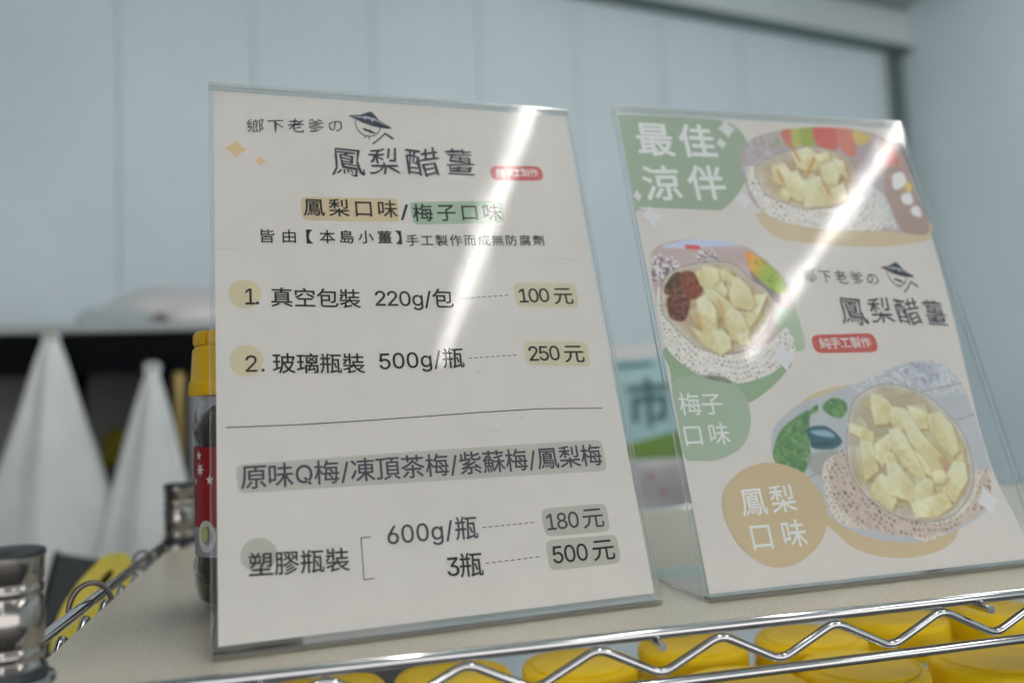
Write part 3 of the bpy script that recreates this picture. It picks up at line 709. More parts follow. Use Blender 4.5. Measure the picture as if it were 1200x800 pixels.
def dashes(x0, x1, y0, y1, n):
    for k in range(n):
        a = x0 + (x1 - x0) * (k + .1) / n; b = x0 + (x1 - x0) * (k + .72) / n; f = lambda q: y0 + (y1 - y0) * (q - x0) / (x1 - x0)
        print_poly('dash', FP, stroke([(a, f(a)), (b, f(b))], .42), 1, K_TXT, PS)
dashes(129.6, 159.0, 172.1, 174.2, 9); dashes(130.4, 158.7, 136.8, 138.0, 9); dashes(126.8, 155.3, 46.6, 46.9, 9); dashes(126.2, 155.4, 29.2, 29.7, 9)
print_poly('printed_pill', FP, pill([(162.0, 182.0), (200.2, 181.8), (200.0, 166.0), (162.0, 167.0)][::-1], 4), 1, K_TAN2, PS)
print_poly('printed_pill', FP, pill([(162.6, 146.4), (200.9, 145.2), (201.0, 130.2), (163.0, 132.0)][::-1], 4), 1, K_TAN2, PS)
L_('100', 164.6, 182.6, 173.8, 174.2, 12.0); L_('元', 185.6, 197.2, 173.6, 173.6, 11.6)
L_('250', 165.2, 183.2, 138.6, 138.6, 12.0); L_('元', 186.0, 197.8, 138.0, 137.8, 11.6)
print_poly('divider_line', FP, stroke([(6.9, 104.4), (40, 104.1), (70, 104.6), (95.6, 105.2), (131.9, 106.2), (165.4, 106.8), (203.2, 105.6)], .48), 1, K_TXT, PS)
print_poly('printed_band', FP, pill([(10.9, 86.0), (100, 87.4), (199.3, 88.0), (199.6, 70.6), (100, 71.6), (12.0, 72.2)][::-1], 3.5), 1, K_GY, PS)
L_('原味Q梅/凍頂茶梅/紫蘇梅/鳳梨梅', 13.3, 197.6, 79.4, 79.3, 12.3, K_GREY)
print_poly('printed_dot', FP, circle(20.4, 43.4, 8.1, 7.6, wob=.015, ph=2), 1, K_GY2, PS)
L_('塑膠瓶裝', 16.0, 60.8, 39.0, 37.3, 11.2)
print_poly('bracket', FP, stroke([(71.8, 46.9), (67.0, 46.9)], .45), 1, K_TXT, PS); print_poly('bracket', FP, stroke([(67.0, 47.1), (67.1, 27.3)], .45), 1, K_TXT, PS); print_poly('bracket', FP, stroke([(67.1, 27.5), (72.0, 27.7)], .45), 1, K_TXT, PS)
L_('600g/瓶', 79.6, 124.4, 46.9, 46.9, 12.0, K_GREY); L_('3瓶', 107.1, 124.9, 29.3, 29.0, 12.2)
print_poly('printed_pill', FP, pill([(158.8, 53.4), (195.4, 53.6), (195.4, 38.8), (159.2, 39.2)][::-1], 4), 1, K_GY2, PS)
print_poly('printed_pill', FP, pill([(158.8, 37.4), (198.4, 37.0), (198.4, 22.4), (159.0, 22.2)][::-1], 4), 1, K_GY2, PS)
L_('180', 161.0, 178.6, 46.3, 46.5, 11.4, K_GREY); L_('元', 181.0, 192.6, 46.4, 46.4, 11.2, K_GREY)
L_('500', 161.8, 180.6, 29.8, 29.8, 11.8); L_('元', 183.6, 195.6, 29.8, 29.8, 11.6)

# food flyer ------------------------------------------------------------------
G1 = flat_ink('flyer_green', ink(134, 147, 126)); G2 = flat_ink('flyer_green_pale', ink(138, 152, 130)); G3 = flat_ink('flyer_green_mid', ink(124, 143, 114))
O1 = flat_ink('flyer_orange', ink(170, 151, 118)); O2 = flat_ink('flyer_orange_pale', ink(174, 158, 128)); K_FT = flat_ink('flyer_text', ink(62, 64, 68)); K_LT = flat_ink('flyer_white', ink(190, 190, 184))
def R_(s, x0, x1, yl, yr, em, mat=K_LT, **k):
    k.setdefault('bold', .008); return lettering(s, FF, FS, mat, x0, x1, yl, yr, em, **k)
print_poly('printed_blob', FF, smooth_closed([(2.4, 298.6), (25, 299.0), (50, 299.2), (74, 298.4), (86, 293), (91, 281), (87, 262), (78, 246), (60, 230), (37, 223.5), (18, 225.2), (2.6, 231.2), (2.4, 232.2), (2.4, 297.6)]), 1, G1, FS)
R_('最佳', 12.4, 66.8, 280.4, 280.6, 26.0, bold=.020); R_('涼伴', 11.0, 66.8, 247.4, 250.0, 26.0, bold=.018)
for a in ((78.0, 291.5, 6.6, 7.2), (71.6, 280.0, 4.2, 4.6), (5.2, 239.0, 3.2, 4.5), (11.8, 224.5, 7.0, 8.0), (77.4, 237.6, 6.5, 7.0), (78.6, 131.6, 8.5, 9.5), (190.0, 38.4, 8.0, 9.0)):
    print_poly('printed_sparkle', FF, sparkle(*a), 4, flat_ink('flyer_sparkle', ink(184, 183, 179)), FS)
print_poly('orange_crescent', FF, smooth_closed([(86, 229), (84.6, 225), (88, 218), (98, 210.6), (124.4, 207.0), (162.4, 205.6), (190, 207.5), (207.8, 211.0), (211.6, 214), (211.6, 226), (160, 232), (110, 234)]), 1, O2, FS)
print_poly('green_crescent', FF, smooth_closed([(4.6, 140), (4.4, 126), (4.2, 108), (14, 103.6), (28.3, 102.0), (47.7, 104.2), (64, 112), (78, 122.4), (83.2, 128.4), (78, 136), (40, 146)]), 1, G3, FS)
print_poly('printed_circle', FF, smooth_closed([(3.2, 76), (3.2, 96), (4.2, 118), (16, 122), (34, 121.6), (44, 115.0), (48.4, 104), (46.9, 91), (38, 79), (22, 73.2), (10, 73.4)]), 2, G2, FS)
R_('梅子', 5.8, 32.2, 105.2, 104.6, 13.6, bold=.006); R_('口味', 5.4, 32.6, 87.4, 87.4, 13.2, bold=.006)
print_poly('orange_crescent', FF, smooth_closed([(70, 84), (74, 94.8), (81, 101.6), (90.3, 107.6), (104, 111.2), (121, 112.8), (126, 108), (100, 92)]), 1, O2, FS)
print_poly('orange_crescent', FF, smooth_closed([(80, 38), (85, 28), (92.8, 20.0), (106, 14.4), (123.3, 11.6), (140, 12.4), (153.0, 15.4), (163, 22.6), (160, 34), (120, 40)]), 1, O1, FS)
print_poly('printed_circle', FF, smooth_closed([(19.4, 46.9), (23, 57), (35.3, 66), (49, 69.6), (62, 68.0), (74, 61.6), (81.6, 49), (81.0, 36), (73, 24), (60, 16), (48.7, 13.4), (37, 15.6), (26, 25), (20.6, 36)]), 3, O1, FS)
R_('鳳梨', 30.6, 64.0, 48.6, 49.2, 15.8, bold=.010, layer=4); R_('口味', 32.6, 65.6, 30.2, 30.0, 15.4, bold=.010, layer=4)
R_('鄉下老爹の', 105.9, 160.4, 184.9, 182.2, 9.8, K_FT, brush=1.0, bold=0, seed=5, name='brush_title')
emblem(FF, FS, 164.8, 178.0, .84)
for c, a, b, yy, em, sd in (('鳳', 125.8, 144.0, 160.6, 20.0, 1), ('梨', 147.2, 163.6, 160.4, 18.5, 2), ('醋', 166.6, 184.0, 159.4, 19, 3), ('薑', 187.6, 203.0, 158.2, 18.5, 4)):
    R_(c, a, b, yy, yy - .4, em, K_FT, brush=1.1, bold=.0015, seed=sd, name='brush_title')
print_poly('red_stamp', FF, pill([(100.4, 133.4), (100.4, 145.2), (145.8, 145.6), (145.8, 133.0)], 5.6), 1, flat_ink('flyer_red', ink(164, 80, 72)), FS)
R_('純手工製作', 105.4, 141.4, 139.4, 139.4, 7.4, brush=.8, name='stamp_lettering')

CH3 =[
 ((131.7,106.8),(141.3,101.7),(143.3,96.3),(137.0,88.7),(128.8,88.5),(129.3,96.9)),
 ((110.7,88.7),(113.7,89.2),(125.0,83.5),(124.2,78.4),(119.2,78.6),(110.8,84.2)),
 ((115.6,78.8),(122.9,76.5),(121.7,61.5),(111.6,56.6),(113.8,70.7)),
 ((143.0,97.7),(151.4,96.0),(150.5,84.1),(141.6,84.6),(139.7,89.9)),
 ((155.1,97.8),(166.0,94.0),(164.3,84.7),(156.4,83.8),(152.2,89.3)),
 ((175.3,89.5),(181.5,85.2),(183.8,70.6),(182.0,61.6),(177.5,61.8),(177.2,73.6)),
 ((166.6,91.3),(176.2,92.2),(181.0,83.9),(180.8,70.7),(174.9,67.2),(169.7,74.0),(166.4,82.0)),
 ((125.0,76.4),(136.2,81.6),(136.5,75.8),(130.9,69.7),(126.0,63.7),(122.6,68.9)),
 ((149.1,71.2),(159.1,65.5),(165.3,57.5),(158.1,54.2),(151.1,59.6)),
 ((148.0,94.8),(153.5,93.2),(158.5,81.1),(167.4,67.6),(166.6,61.2),(160.1,59.7),(156.2,65.7),(149.4,76.4)),
 ((137.4,82.8),(144.4,83.8),(147.5,75.2),(152.1,58.3),(150.1,54.7),(142.4,60.2),(136.0,72.0)),
 ((129.1,71.1),(134.9,70.8),(136.1,65.6),(130.3,63.5),(127.5,66.1)),
 ((122.8,58.3),(126.5,56.2),(128.6,45.0),(123.6,38.7),(112.9,47.3),(115.1,52.0)),
 ((128.9,63.5),(135.0,64.4),(140.7,55.3),(144.0,47.6),(137.9,42.5),(126.6,47.6)),
 ((162.6,50.1),(174.5,62.0),(181.5,60.3),(179.7,51.5),(168.3,40.9),(160.0,42.8)),
 ((158.7,57.9),(165.5,58.1),(167.1,54.2),(162.8,50.7),(157.2,51.7)),
 ((143.4,50.1),(152.3,54.5),(156.0,52.4),(153.2,44.5),(140.5,41.7)),
 ((138.7,40.6),(160.9,45.2),(163.3,37.6),(151.8,32.3),(139.1,33.3)),
]
CH2 =[
 ((47.8,188.9),(53.3,187.8),(59.1,183.2),(54.9,179.8),(48.8,183.2)),
 ((33.7,186.6),(40.2,190.6),(47.8,188.9),(47.4,182.1),(41.7,177.0),(35.3,178.7)),
 ((42.7,176.4),(49.4,180.9),(51.5,175.2),(49.4,170.8)),
 ((68.8,170.6),(77.2,171.7),(67.8,157.2),(60.5,150.7),(59.0,156.2)),
 ((30.1,167.6),(37.2,172.0),(40.6,162.0),(38.8,148.9),(30.0,149.1),(29.7,157.7)),
 ((37.1,176.5),(42.5,175.3),(51.7,166.3),(49.9,160.8),(45.2,162.5),(38.1,170.9)),
 ((23.9,151.4),(29.8,148.0),(41.0,148.9),(45.5,144.5),(44.6,138.1),(37.9,135.0),(29.2,140.6)),
 ((45.9,158.1),(53.5,164.0),(57.6,157.3),(60.0,148.5),(55.0,142.1),(47.8,144.4)),
 ((57.4,180.9),(61.3,182.6),(66.5,175.2),(68.0,167.2),(63.5,162.8),(53.7,165.1),(53.3,173.0)),
 ((50.5,146.5),(58.6,147.4),(58.1,140.9),(52.3,140.0)),
]
PLUM =[
 ((10.3,175.5),(14.4,182.1),(19.1,186.6),(23.6,186.6),(22.4,175.4),(23.9,172.1),(12.4,172.2)),
 ((23.6,186.6),(30.5,187.8),(35.2,183.2),(35.7,175.3),(30.1,169.8),(24.5,169.9),(22.4,175.4)),
 ((12.1,171.1),(23.7,171.0),(25.5,166.5),(19.4,155.7),(12.0,156.9),(10.2,161.3)),
]
CH1 =[
 ((105.5,263.5),(114.8,265.2),(117.9,257.5),(109.8,250.7),(103.5,253.1)),
 ((123.8,274.9),(135.5,279.4),(140.6,274.3),(139.3,264.9),(132.0,261.9),(124.9,264.3)),
 ((112.8,257.3),(122.5,260.3),(126.1,250.0),(120.3,238.3),(111.2,241.8)),
 ((126.8,252.6),(138.3,256.9),(140.6,246.5),(138.9,236.2),(121.8,234.5)),
 ((141.8,269.0),(150.5,272.0),(155.4,261.5),(150.0,252.1),(141.1,253.1)),
 ((140.6,274.3),(150.8,277.4),(150.5,272.0),(141.8,269.0)),
 ((109.1,248.2),(112.5,241.9),(108.9,238.0),(104.5,240.4)),
 ((143.2,246.6),(155.3,252.2),(154.4,240.5),(140.2,236.2)),
 ((153.2,272.1),(160.5,269.7),(160.5,256.4),(155.4,261.5)),
]
BOWL2 =[
 ((8.4,174.4),(7.3,160.2),(11.4,153.7),(19.1,144.0),(28.5,137.4),(40.0,135.0),(51.4,136.3),(64.3,143.0),(73.6,152.7),(79.9,163.7),(79.0,174.0),(69.3,182.0),(59.0,192.4),(40.8,193.5),(20.7,188.9),(12.2,182.1)),
]
MANGO2 =[
 ((70.4,201.3),(80.0,196.6),(86.7,190.1),(90.8,183.1),(92.8,176.2),(84.3,171.6),(79.0,178.5),(70.7,187.8)),
]
SLIT2 =[
 ((70.7,187.8),(79.9,177.4),(86.6,171.6),(84.0,165.9),(77.5,172.8),(71.1,179.7)),
]
MANGO1 =[
 ((118.5,291.5),(126.7,295.3),(125.1,279.6),(119.5,282.7)),
 ((127.9,294.7),(136.3,296.5),(130.9,281.9),(124.6,280.3)),
 ((134.9,296.4),(145.8,297.5),(141.2,281.0),(132.3,282.0)),
 ((145.8,297.5),(163.5,298.0),(159.7,280.6),(149.8,278.7),(143.3,283.9)),
 ((163.5,298.0),(176.5,295.9),(173.5,277.1),(168.5,274.1),(161.1,280.6)),
 ((176.5,295.9),(189.0,291.7),(186.3,287.3),(175.6,284.1)),
]
RED1 =[
 ((194.4,273.9),(202.8,282.6),(206.6,277.2),(204.5,268.8),(194.9,267.0)),
 ((187.8,266.1),(203.1,266.7),(200.6,263.2),(188.3,263.4)),
]
FLOW1 =[
 ((196.9,260.3),(204.8,263.3),(207.1,258.0),(203.9,252.5),(194.7,249.5)),
 ((198.4,244.3),(206.3,247.2),(206.3,239.2),(199.2,238.3)),
 ((203.6,235.2),(209.6,236.6),(209.6,228.7),(203.1,229.9)),
 ((206.2,255.2),(210.0,254.0),(208.1,248.6),(203.9,248.4)),
]
BOWL1 =[
 ((92.8,263.0),(92.4,251.5),(96.1,241.4),(107.3,236.7),(118.9,233.2),(138.3,234.3),(150.8,237.1),(161.3,245.9),(168.1,259.3),(166.3,271.3),(152.5,278.9),(134.4,280.1),(111.8,273.0)),
]
CLOTH1 =[
 ((175.0,251.5),(181.9,247.8),(186.2,240.0),(186.9,225.7),(186.1,219.2),(166.5,220.2),(155.3,217.5),(147.2,224.9),(158.1,235.4),(167.7,240.8)),
]
BOWL3 =[
 ((109.2,86.2),(105.1,75.0),(103.5,60.2),(109.5,47.5),(119.3,38.4),(133.1,32.5),(149.6,30.1),(165.6,33.7),(178.0,42.8),(186.1,54.9),(188.4,70.3),(186.6,82.3),(180.8,92.0),(172.1,102.5),(158.9,109.1),(144.6,112.1),(128.6,108.9),(117.4,101.4)),
]
LEAF3 =[
 ((57.6,76.4),(63.5,86.0),(73.6,93.1),(87.1,98.8),(85.0,91.2),(81.6,78.8),(79.9,70.2),(72.0,61.6),(65.8,63.8),(60.1,67.7),(55.9,69.2)),
 ((96.1,100.4),(104.0,105.3),(112.0,103.0),(112.2,97.7),(106.1,92.8),(98.4,95.7)),
 ((86.4,97.6),(92.9,101.8),(92.6,97.9),(87.1,96.2)),
]
TEAL3 =[
 ((81.7,87.0),(88.0,89.2),(96.2,88.1),(102.8,81.4),(102.3,77.7),(95.2,74.9),(82.9,76.2),(82.2,81.3)),
]
DOILY3 =[
 ((87.0,66.1),(93.9,70.6),(101.6,72.7),(106.1,73.7),(103.5,60.2),(109.1,46.4),(120.5,37.7),(149.4,29.5),(167.3,34.2),(181.9,45.0),(187.6,56.1),(195.7,56.9),(198.3,51.5),(187.2,37.1),(176.4,30.5),(159.3,24.5),(142.6,18.7),(129.9,23.3),(103.7,28.9),(86.3,35.0),(83.6,54.2)),
]


# printed food photographs: one fine grid per picture, each grid point carries the print's colour
class Picture:
    def __init__(s, outline, res=.42):
        o = np.array(smooth_closed(outline, 6)); s.x0, s.y0 = o.min(0) - res; x1, y1 = o.max(0) + res
        s.nx, s.ny = int((x1 - s.x0) / res) + 1, int((y1 - s.y0) / res) + 1; s.res = res
        s.X, s.Y = np.meshgrid(s.x0 + np.arange(s.nx) * res, s.y0 + np.arange(s.ny) * res)
        s.C = np.zeros((s.ny, s.nx, 3)); s.mask = s.sd([tuple(p) for p in o]) < .25; s.rs = np.random.RandomState(5)
    def sd(s, pts):
        P = np.array(pts, float); d = np.full(s.X.shape, 1e9); ins = np.zeros(s.X.shape, bool); n = len(P)
        for i in range(n):
            a, b = P[i], P[(i + 1) % n]; e = b - a; L = e @ e + 1e-9
            wx, wy = s.X - a[0], s.Y - a[1]; t = np.clip((wx * e[0] + wy * e[1]) / L, 0, 1)
            d = np.minimum(d, (wx - e[0] * t) ** 2 + (wy - e[1] * t) ** 2)
            if abs(e[1]) > 1e-9:
                c = ((a[1] > s.Y) != (b[1] > s.Y)) & (s.X < e[0] * (s.Y - a[1]) / e[1] + a[0]); ins ^= c
        d = np.sqrt(d); return np.where(ins, -d, d)
    def noise(s, sc, seed=0):
        rs = np.random.RandomState(seed); g = rs.rand(int(s.ny * s.res / sc) + 3, int(s.nx * s.res / sc) + 3)
        u, v = (s.X - s.x0) / sc, (s.Y - s.y0) / sc; i, j = u.astype(int), v.astype(int); fu, fv = u - i, v - j
        fu, fv = fu * fu * (3 - 2 * fu), fv * fv * (3 - 2 * fv)
        return (g[j, i] * (1 - fu) + g[j, i + 1] * fu) * (1 - fv) + (g[j + 1, i] * (1 - fu) + g[j + 1, i + 1] * fu) * fv
    def put(s, a, col):
        col = np.array(col) if not isinstance(col, np.ndarray) else col
        s.C = s.C * (1 - a[..., None]) + col * a[..., None]
    def fill(s, pts, col, soft=.5, alpha=1.0, smooth=True):
        d = s.sd(smooth_closed(pts, 4) if smooth else pts); s.put(np.clip(.5 - d / soft, 0, 1) * alpha, ink(*col)); return d
    def line(s, pts, w, col, alpha=1.0, closed=True):
        d = np.abs(s.sd(smooth_closed(pts, 5))); s.put(np.clip(1 - d / w, 0, 1) * alpha, ink(*col))
    def chunk(s, pts, k, dim=1.0):
        rs = np.random.RandomState(k * 13 + 5); P = np.array(pts); c = P.mean(0); P = c + (P - c) * 1.13; pts = [tuple(q) for q in P]
        s.put(np.clip(.5 - s.sd([(x + .9, y - 1.3) for x, y in pts]) / 2.2, 0, 1) * .6, ink(142, 114, 62))
        d = s.sd(pts); a = np.clip(.5 - d / .95, 0, 1)
        th = rs.uniform(0, PI); g = ((s.X - c[0]) * math.cos(th) + (s.Y - c[1]) * math.sin(th)) / 7
        lit = np.array(ink(200, 196, 162)) * rs.uniform(.93, 1.05); sh = np.array(ink(182, 168, 116))
        u = (s.X - c[0]) * math.sin(th) - (s.Y - c[1]) * math.cos(th); facet = 1 / (1 + np.exp(-(g * 7 - .8 * math.sin(k)) * 1.1)); m = np.clip(.30 + .5 * facet + (s.noise(2.6, k) - .5) * .5 + .07 * np.sin(u * 4 + 3 * s.noise(3, k + 7)), 0, 1)[..., None]
        col = lit * m + sh * (1 - m)
        rim = np.clip(1 + d / 1.1, 0, 1)[..., None] * .35; low = np.clip(-(s.Y - c[1]) / 7 + .3, 0, 1)[..., None]
        col = col * (1 - rim * low) + np.array(ink(172, 150, 96)) * rim * low
        hi = np.exp(-((d + 1.6) / .7) ** 2) * np.clip((s.Y - c[1]) / 6, 0, 1) * .35; col = col * (1 - hi[..., None]) + np.array(ink(214, 212, 190)) * hi[..., None]
        s.put(a, col * dim)
    def doily(s, pts, col=(196, 190, 180), hole=(108, 92, 82), cell=3.0, cx=0, cy=0, power=.40, fade=None):
        d = s.sd(smooth_closed(pts, 4)); a = np.clip(.5 - d / .8, 0, 1)
        R = np.hypot(s.X - cx, s.Y - cy) + 2.2 * s.noise(6, 31) + .8 * s.noise(2, 33); T = np.arctan2(s.Y - cy, s.X - cx) + .05 * s.noise(5, 32)
        row = np.floor(R / cell); fr = R / cell - row - .5; cnt = np.maximum(6, np.round(2 * PI * (row + .5) * 1.05)); ft = T / (2 * PI) * cnt + row * .5; ftf = ft - np.floor(ft) - .5
        rs = np.random.RandomState(3); tab = rs.rand(512); hsh = tab[((np.floor(ft).astype(int) * 37 + row.astype(int) * 71) % 512)]
        h = np.clip((power - np.hypot(fr * 1.25, ftf * 1.0) ) * 6 , 0, 1) * (hsh > .28) * (.25 + .65 * hsh) * (.4 + .9 * s.noise(4.5, 21))
        base = np.array(ink(*col)) * (.86 + .28 * s.noise(.9, 4))[..., None]
        c = base * (1 - h[..., None]) + np.array(ink(*hole)) * h[..., None]
        s.put(a, c)
    def under(s, chunks, B, k0):      # a lower, dimmer layer of pieces seen between the upper ones
        cx, cy = np.mean(np.array(B), 0); lim = s.sd(smooth_closed(B, 4)); keep = s.C.copy()
        for k, c in enumerate(chunks):
            q = np.array(c); m = q.mean(0); a = 1.1 + k; R2 = np.array([[math.cos(a), -math.sin(a)], [math.sin(a), math.cos(a)]])
            q = (q - m) @ R2.T + m + np.array([2.2 * math.sin(k * 2.1), 2.2 * math.cos(k * 1.7)]); s.chunk([tuple(v) for v in q], k0 + k, .80)
        w = np.clip(.5 - (lim + 3.5) / 1.5, 0, 1)[..., None]; s.C = keep * (1 - w) + s.C * w
    def emit(s, name, F, layer, parent, mat):
        for _ in range(2):
            P = np.pad(s.C, ((1, 1), (1, 1), (0, 0)), 'edge'); s.C = (P[1:-1, 1:-1] * 4 + P[:-2, 1:-1] + P[2:, 1:-1] + P[1:-1, :-2] + P[1:-1, 2:]) / 8
        s.C = s.C * (.975 + .05 * s.noise(.9, 77))[..., None]
        idx = -np.ones((s.ny, s.nx), int)
        q = s.mask[:-1, :-1] & s.mask[1:, :-1] & s.mask[:-1, 1:] & s.mask[1:, 1:]
        use = np.zeros_like(s.mask); use[:-1, :-1] |= q; use[1:, :-1] |= q; use[:-1, 1:] |= q; use[1:, 1:] |= q
        n = use.sum(); idx[use] = np.arange(n)
        o, eu, ev = F(0, 0, layer), F(1, 0, layer) - F(0, 0, layer), F(0, 1, layer) - F(0, 0, layer)
        co = np.array(o)[None] + s.X[use][:, None] * np.array(eu)[None] + s.Y[use][:, None] * np.array(ev)[None]
        j, i = np.nonzero(q); fc = np.stack([idx[j, i], idx[j, i + 1], idx[j + 1, i + 1], idx[j + 1, i]], 1)
        me = bpy.data.meshes.new(name); me.vertices.add(n); me.vertices.foreach_set('co', co.reshape(-1))
        me.loops.add(len(fc) * 4); me.loops.foreach_set('vertex_index', fc.reshape(-1).astype(np.int32))
        me.polygons.add(len(fc)); me.polygons.foreach_set('loop_start', np.arange(len(fc), dtype=np.int32) * 4); me.polygons.foreach_set('loop_total', np.full(len(fc), 4, dtype=np.int32)); me.update(calc_edges=True)
        at = me.color_attributes.new('print', 'FLOAT_COLOR', 'POINT'); rgba = np.ones((n, 4)); rgba[:, :3] = np.clip(s.C[use] * .93, 0, 1); at.data.foreach_set('color', rgba.reshape(-1))
        return link(name, me, mat, parent)
M_PHOTO = material('photo_print', (.5, .5, .5), .55, spec=.25)
_n = M_PHOTO.node_tree.nodes.new('ShaderNodeVertexColor'); _n.layer_name = 'print'; M_PHOTO.node_tree.links.new(_n.outputs[0], M_PHOTO.node_tree.nodes['Principled BSDF'].inputs['Base Color'])

def bowl(p, B, rim=(112, 106, 88), inner=(160, 138, 92)):
    d = p.sd(smooth_closed(B, 4)); p.put(np.clip(.5 - d / 1.0, 0, 1) * .72, ink(*inner))
    n = p.noise(5, 9); p.put(np.clip(.5 - d / 1.0, 0, 1) * np.clip(1 + d / 9, 0, 1) * .6 * n, ink(200, 196, 190))
    p.line(B, 1.0, rim, .9); p.line([(x * .985 + .015 * sum(q[0] for q in B) / len(B), y * .985 + .015 * sum(q[1] for q in B) / len(B)) for x, y in B], .6, (214, 214, 208), .6)

# picture 1: top right
p = Picture([(82.0, 262), (83, 272), (90, 281), (100, 287), (119, 293.0), (150, 297.0), (183, 296.4), (204, 289.5), (211.6, 284), (211.6, 250), (211.6, 217), (180, 217.2), (150, 217), (127, 218.3), (105, 222), (92, 228), (83, 240)])
p.C[:] = np.array(ink(158, 146, 144)) * (.9 + .2 * p.noise(8, 1))[..., None]
p.put(np.clip((p.noise(3, 2) - .55) * 4, 0, 1) * (p.X < 112) * (p.Y > 255) * .7, ink(168, 168, 174))
p.fill([(196, 290), (212, 288), (212, 216), (192, 216), (186, 240), (190, 262)], (150, 128, 118), 2)
for k, (pts, c) in enumerate(zip(MANGO1, ((180, 104, 94), (158, 162, 88), (140, 148, 70), (178, 88, 80), (180, 108, 88), (180, 158, 94)))): p.fill(pts, c, 1.5)
p.put(np.clip((p.noise(2.2, 6) - .6) * 5, 0, 1) * (p.Y > 279) * (np.abs(p.X - 113) < 12) * .7, ink(120, 140, 60))
p.fill(RED1[0], (172, 92, 86), 1.5); p.fill(RED1[1], (130, 110, 100), 2)
p.fill(CLOTH1[0], (186, 184, 178), 1.5); p.put(np.clip((p.noise(2.4, 8) - .5) * 3, 0, 1) * (np.clip(.5 - p.sd(CLOTH1[0]), 0, 1)) * .5, ink(140, 140, 138))
p.doily([(84, 246), (88, 234), (98, 224), (120, 219), (150, 217.4), (176, 219), (176, 240), (150, 246), (118, 250), (96, 262), (86, 262)], cx=140, cy=262, cell=3.3, power=.36)
bowl(p, BOWL1[0])
p.under(CH1, BOWL1[0], 100)
for k, c in enumerate(CH1): p.chunk(c, k)
for a, b in (((108, 262), (110, 252)), ((124, 281), (127, 268)), ((139, 272), (128, 256)), ((140, 254), (143, 244))):
    p.fill(stroke([a, b], 2.2), (170, 116, 50), 1.4, .8, False)
for c in FLOW1[:3]: p.fill(c, (206, 206, 200), 1.0)
p.fill(FLOW1[3], (190, 170, 90), 1.0)
p.emit('printed_photo', FF, 2, FS, M_PHOTO)['label'] = 'photo of ginger pieces in a glass bowl before red and green mangoes'

# picture 2: left
p = Picture([(6.0, 197), (10, 203), (17.3, 206.6), (30, 209), (48, 209.2), (66.5, 206.6), (78, 200), (88, 190), (95.2, 178), (95.4, 160), (95.2, 138), (86, 134), (72.6, 124.0), (60, 119), (47, 116.6), (34, 117.6), (22, 122), (10, 132), (4.6, 141), (4.4, 160), (4.4, 184)])
p.C[:] = np.array(ink(170, 152, 146)) * (.92 + .16 * p.noise(9, 2))[..., None]
p.fill([(14, 204), (30, 208.5), (50, 210), (70, 206), (52, 204.6), (30, 203)], (172, 178, 196), 1.2)
p.fill(pill([(30, 205.8), (30, 202.6), (40, 202.2), (40, 205.2)], 1), (190, 84, 78), .8, 1, False)
p.put(np.clip((p.noise(1.6, 7) - .5) * 6, 0, 1) * (np.hypot(p.X - 12, p.Y - 187) < 10) * .9, ink(92, 84, 100)); p.put(np.clip((p.noise(1.5, 8) - .52) * 6, 0, 1) * (np.hypot(p.X - 14, p.Y - 190) < 10) * .8, ink(214, 214, 220))
p.put(np.clip((p.noise(1.6, 9) - .48) * 6, 0, 1) * (np.hypot(p.X - 43, p.Y - 197) < 7) * .9, ink(206, 206, 216)); p.put(np.clip((p.noise(1.5, 19) - .6) * 6, 0, 1) * (np.hypot(p.X - 43, p.Y - 196) < 7) * .8, ink(110, 100, 120))
p.fill([(80, 160), (96, 160), (96, 134), (84, 133)], (150, 166, 140), 2)
g = np.clip((p.X * .75 - p.Y * .65 + 82) / 22, 0, 1)[..., None]
a = np.clip(.5 - p.sd(smooth_closed(MANGO2[0], 4)), 0, 1); col = np.where(g < .5, np.array(ink(202, 110, 66)) * (1 - 2 * g) + np.array(ink(204, 150, 70)) * 2 * g, np.array(ink(204, 150, 70)) * (2 - 2 * g) + np.array(ink(138, 160, 60)) * (2 * g - 1)); p.put(a, col)
p.put(a * np.clip((p.noise(1.8, 5) - .66) * 5, 0, 1) * .5, ink(90, 110, 60))
p.fill(SLIT2[0], (104, 92, 96), 1.5, .7)
p.doily([(4, 164), (4, 140), (20, 121), (47, 115), (66, 118), (86, 132), (86, 150), (70, 140), (46, 134), (26, 140), (12, 156), (8, 178)], cx=46, cy=160, cell=3.1, power=.37)
bowl(p, BOWL2[0])
p.under(CH2, BOWL2[0], 120)
for k, c in enumerate(PLUM):
    p.fill(c, ((84, 62, 46), (120, 66, 50), (92, 54, 46))[k], 1.2); d = p.sd(c); p.put(np.clip(.5 - d, 0, 1) * np.clip((p.noise(1.5, 30 + k) - .5) * 4, 0, 1) * .5, ink(140, 90, 70)); p.put(np.clip(.5 - d, 0, 1) * np.clip((p.noise(1.3, 40 + k) - .6) * 5, 0, 1) * .6, ink(52, 38, 34))
for k, c in enumerate(CH2): p.chunk(c, 20 + k)
p.fill(stroke([(44, 170), (47, 154)], 3), (190, 140, 60), 2.5, .55, False); p.fill(stroke([(29, 160), (30, 150)], 3), (186, 140, 66), 2.5, .5, False)
p.emit('printed_photo', FF, 2, FS, M_PHOTO)['label'] = 'photo of ginger pieces with dark plums in a glass bowl'

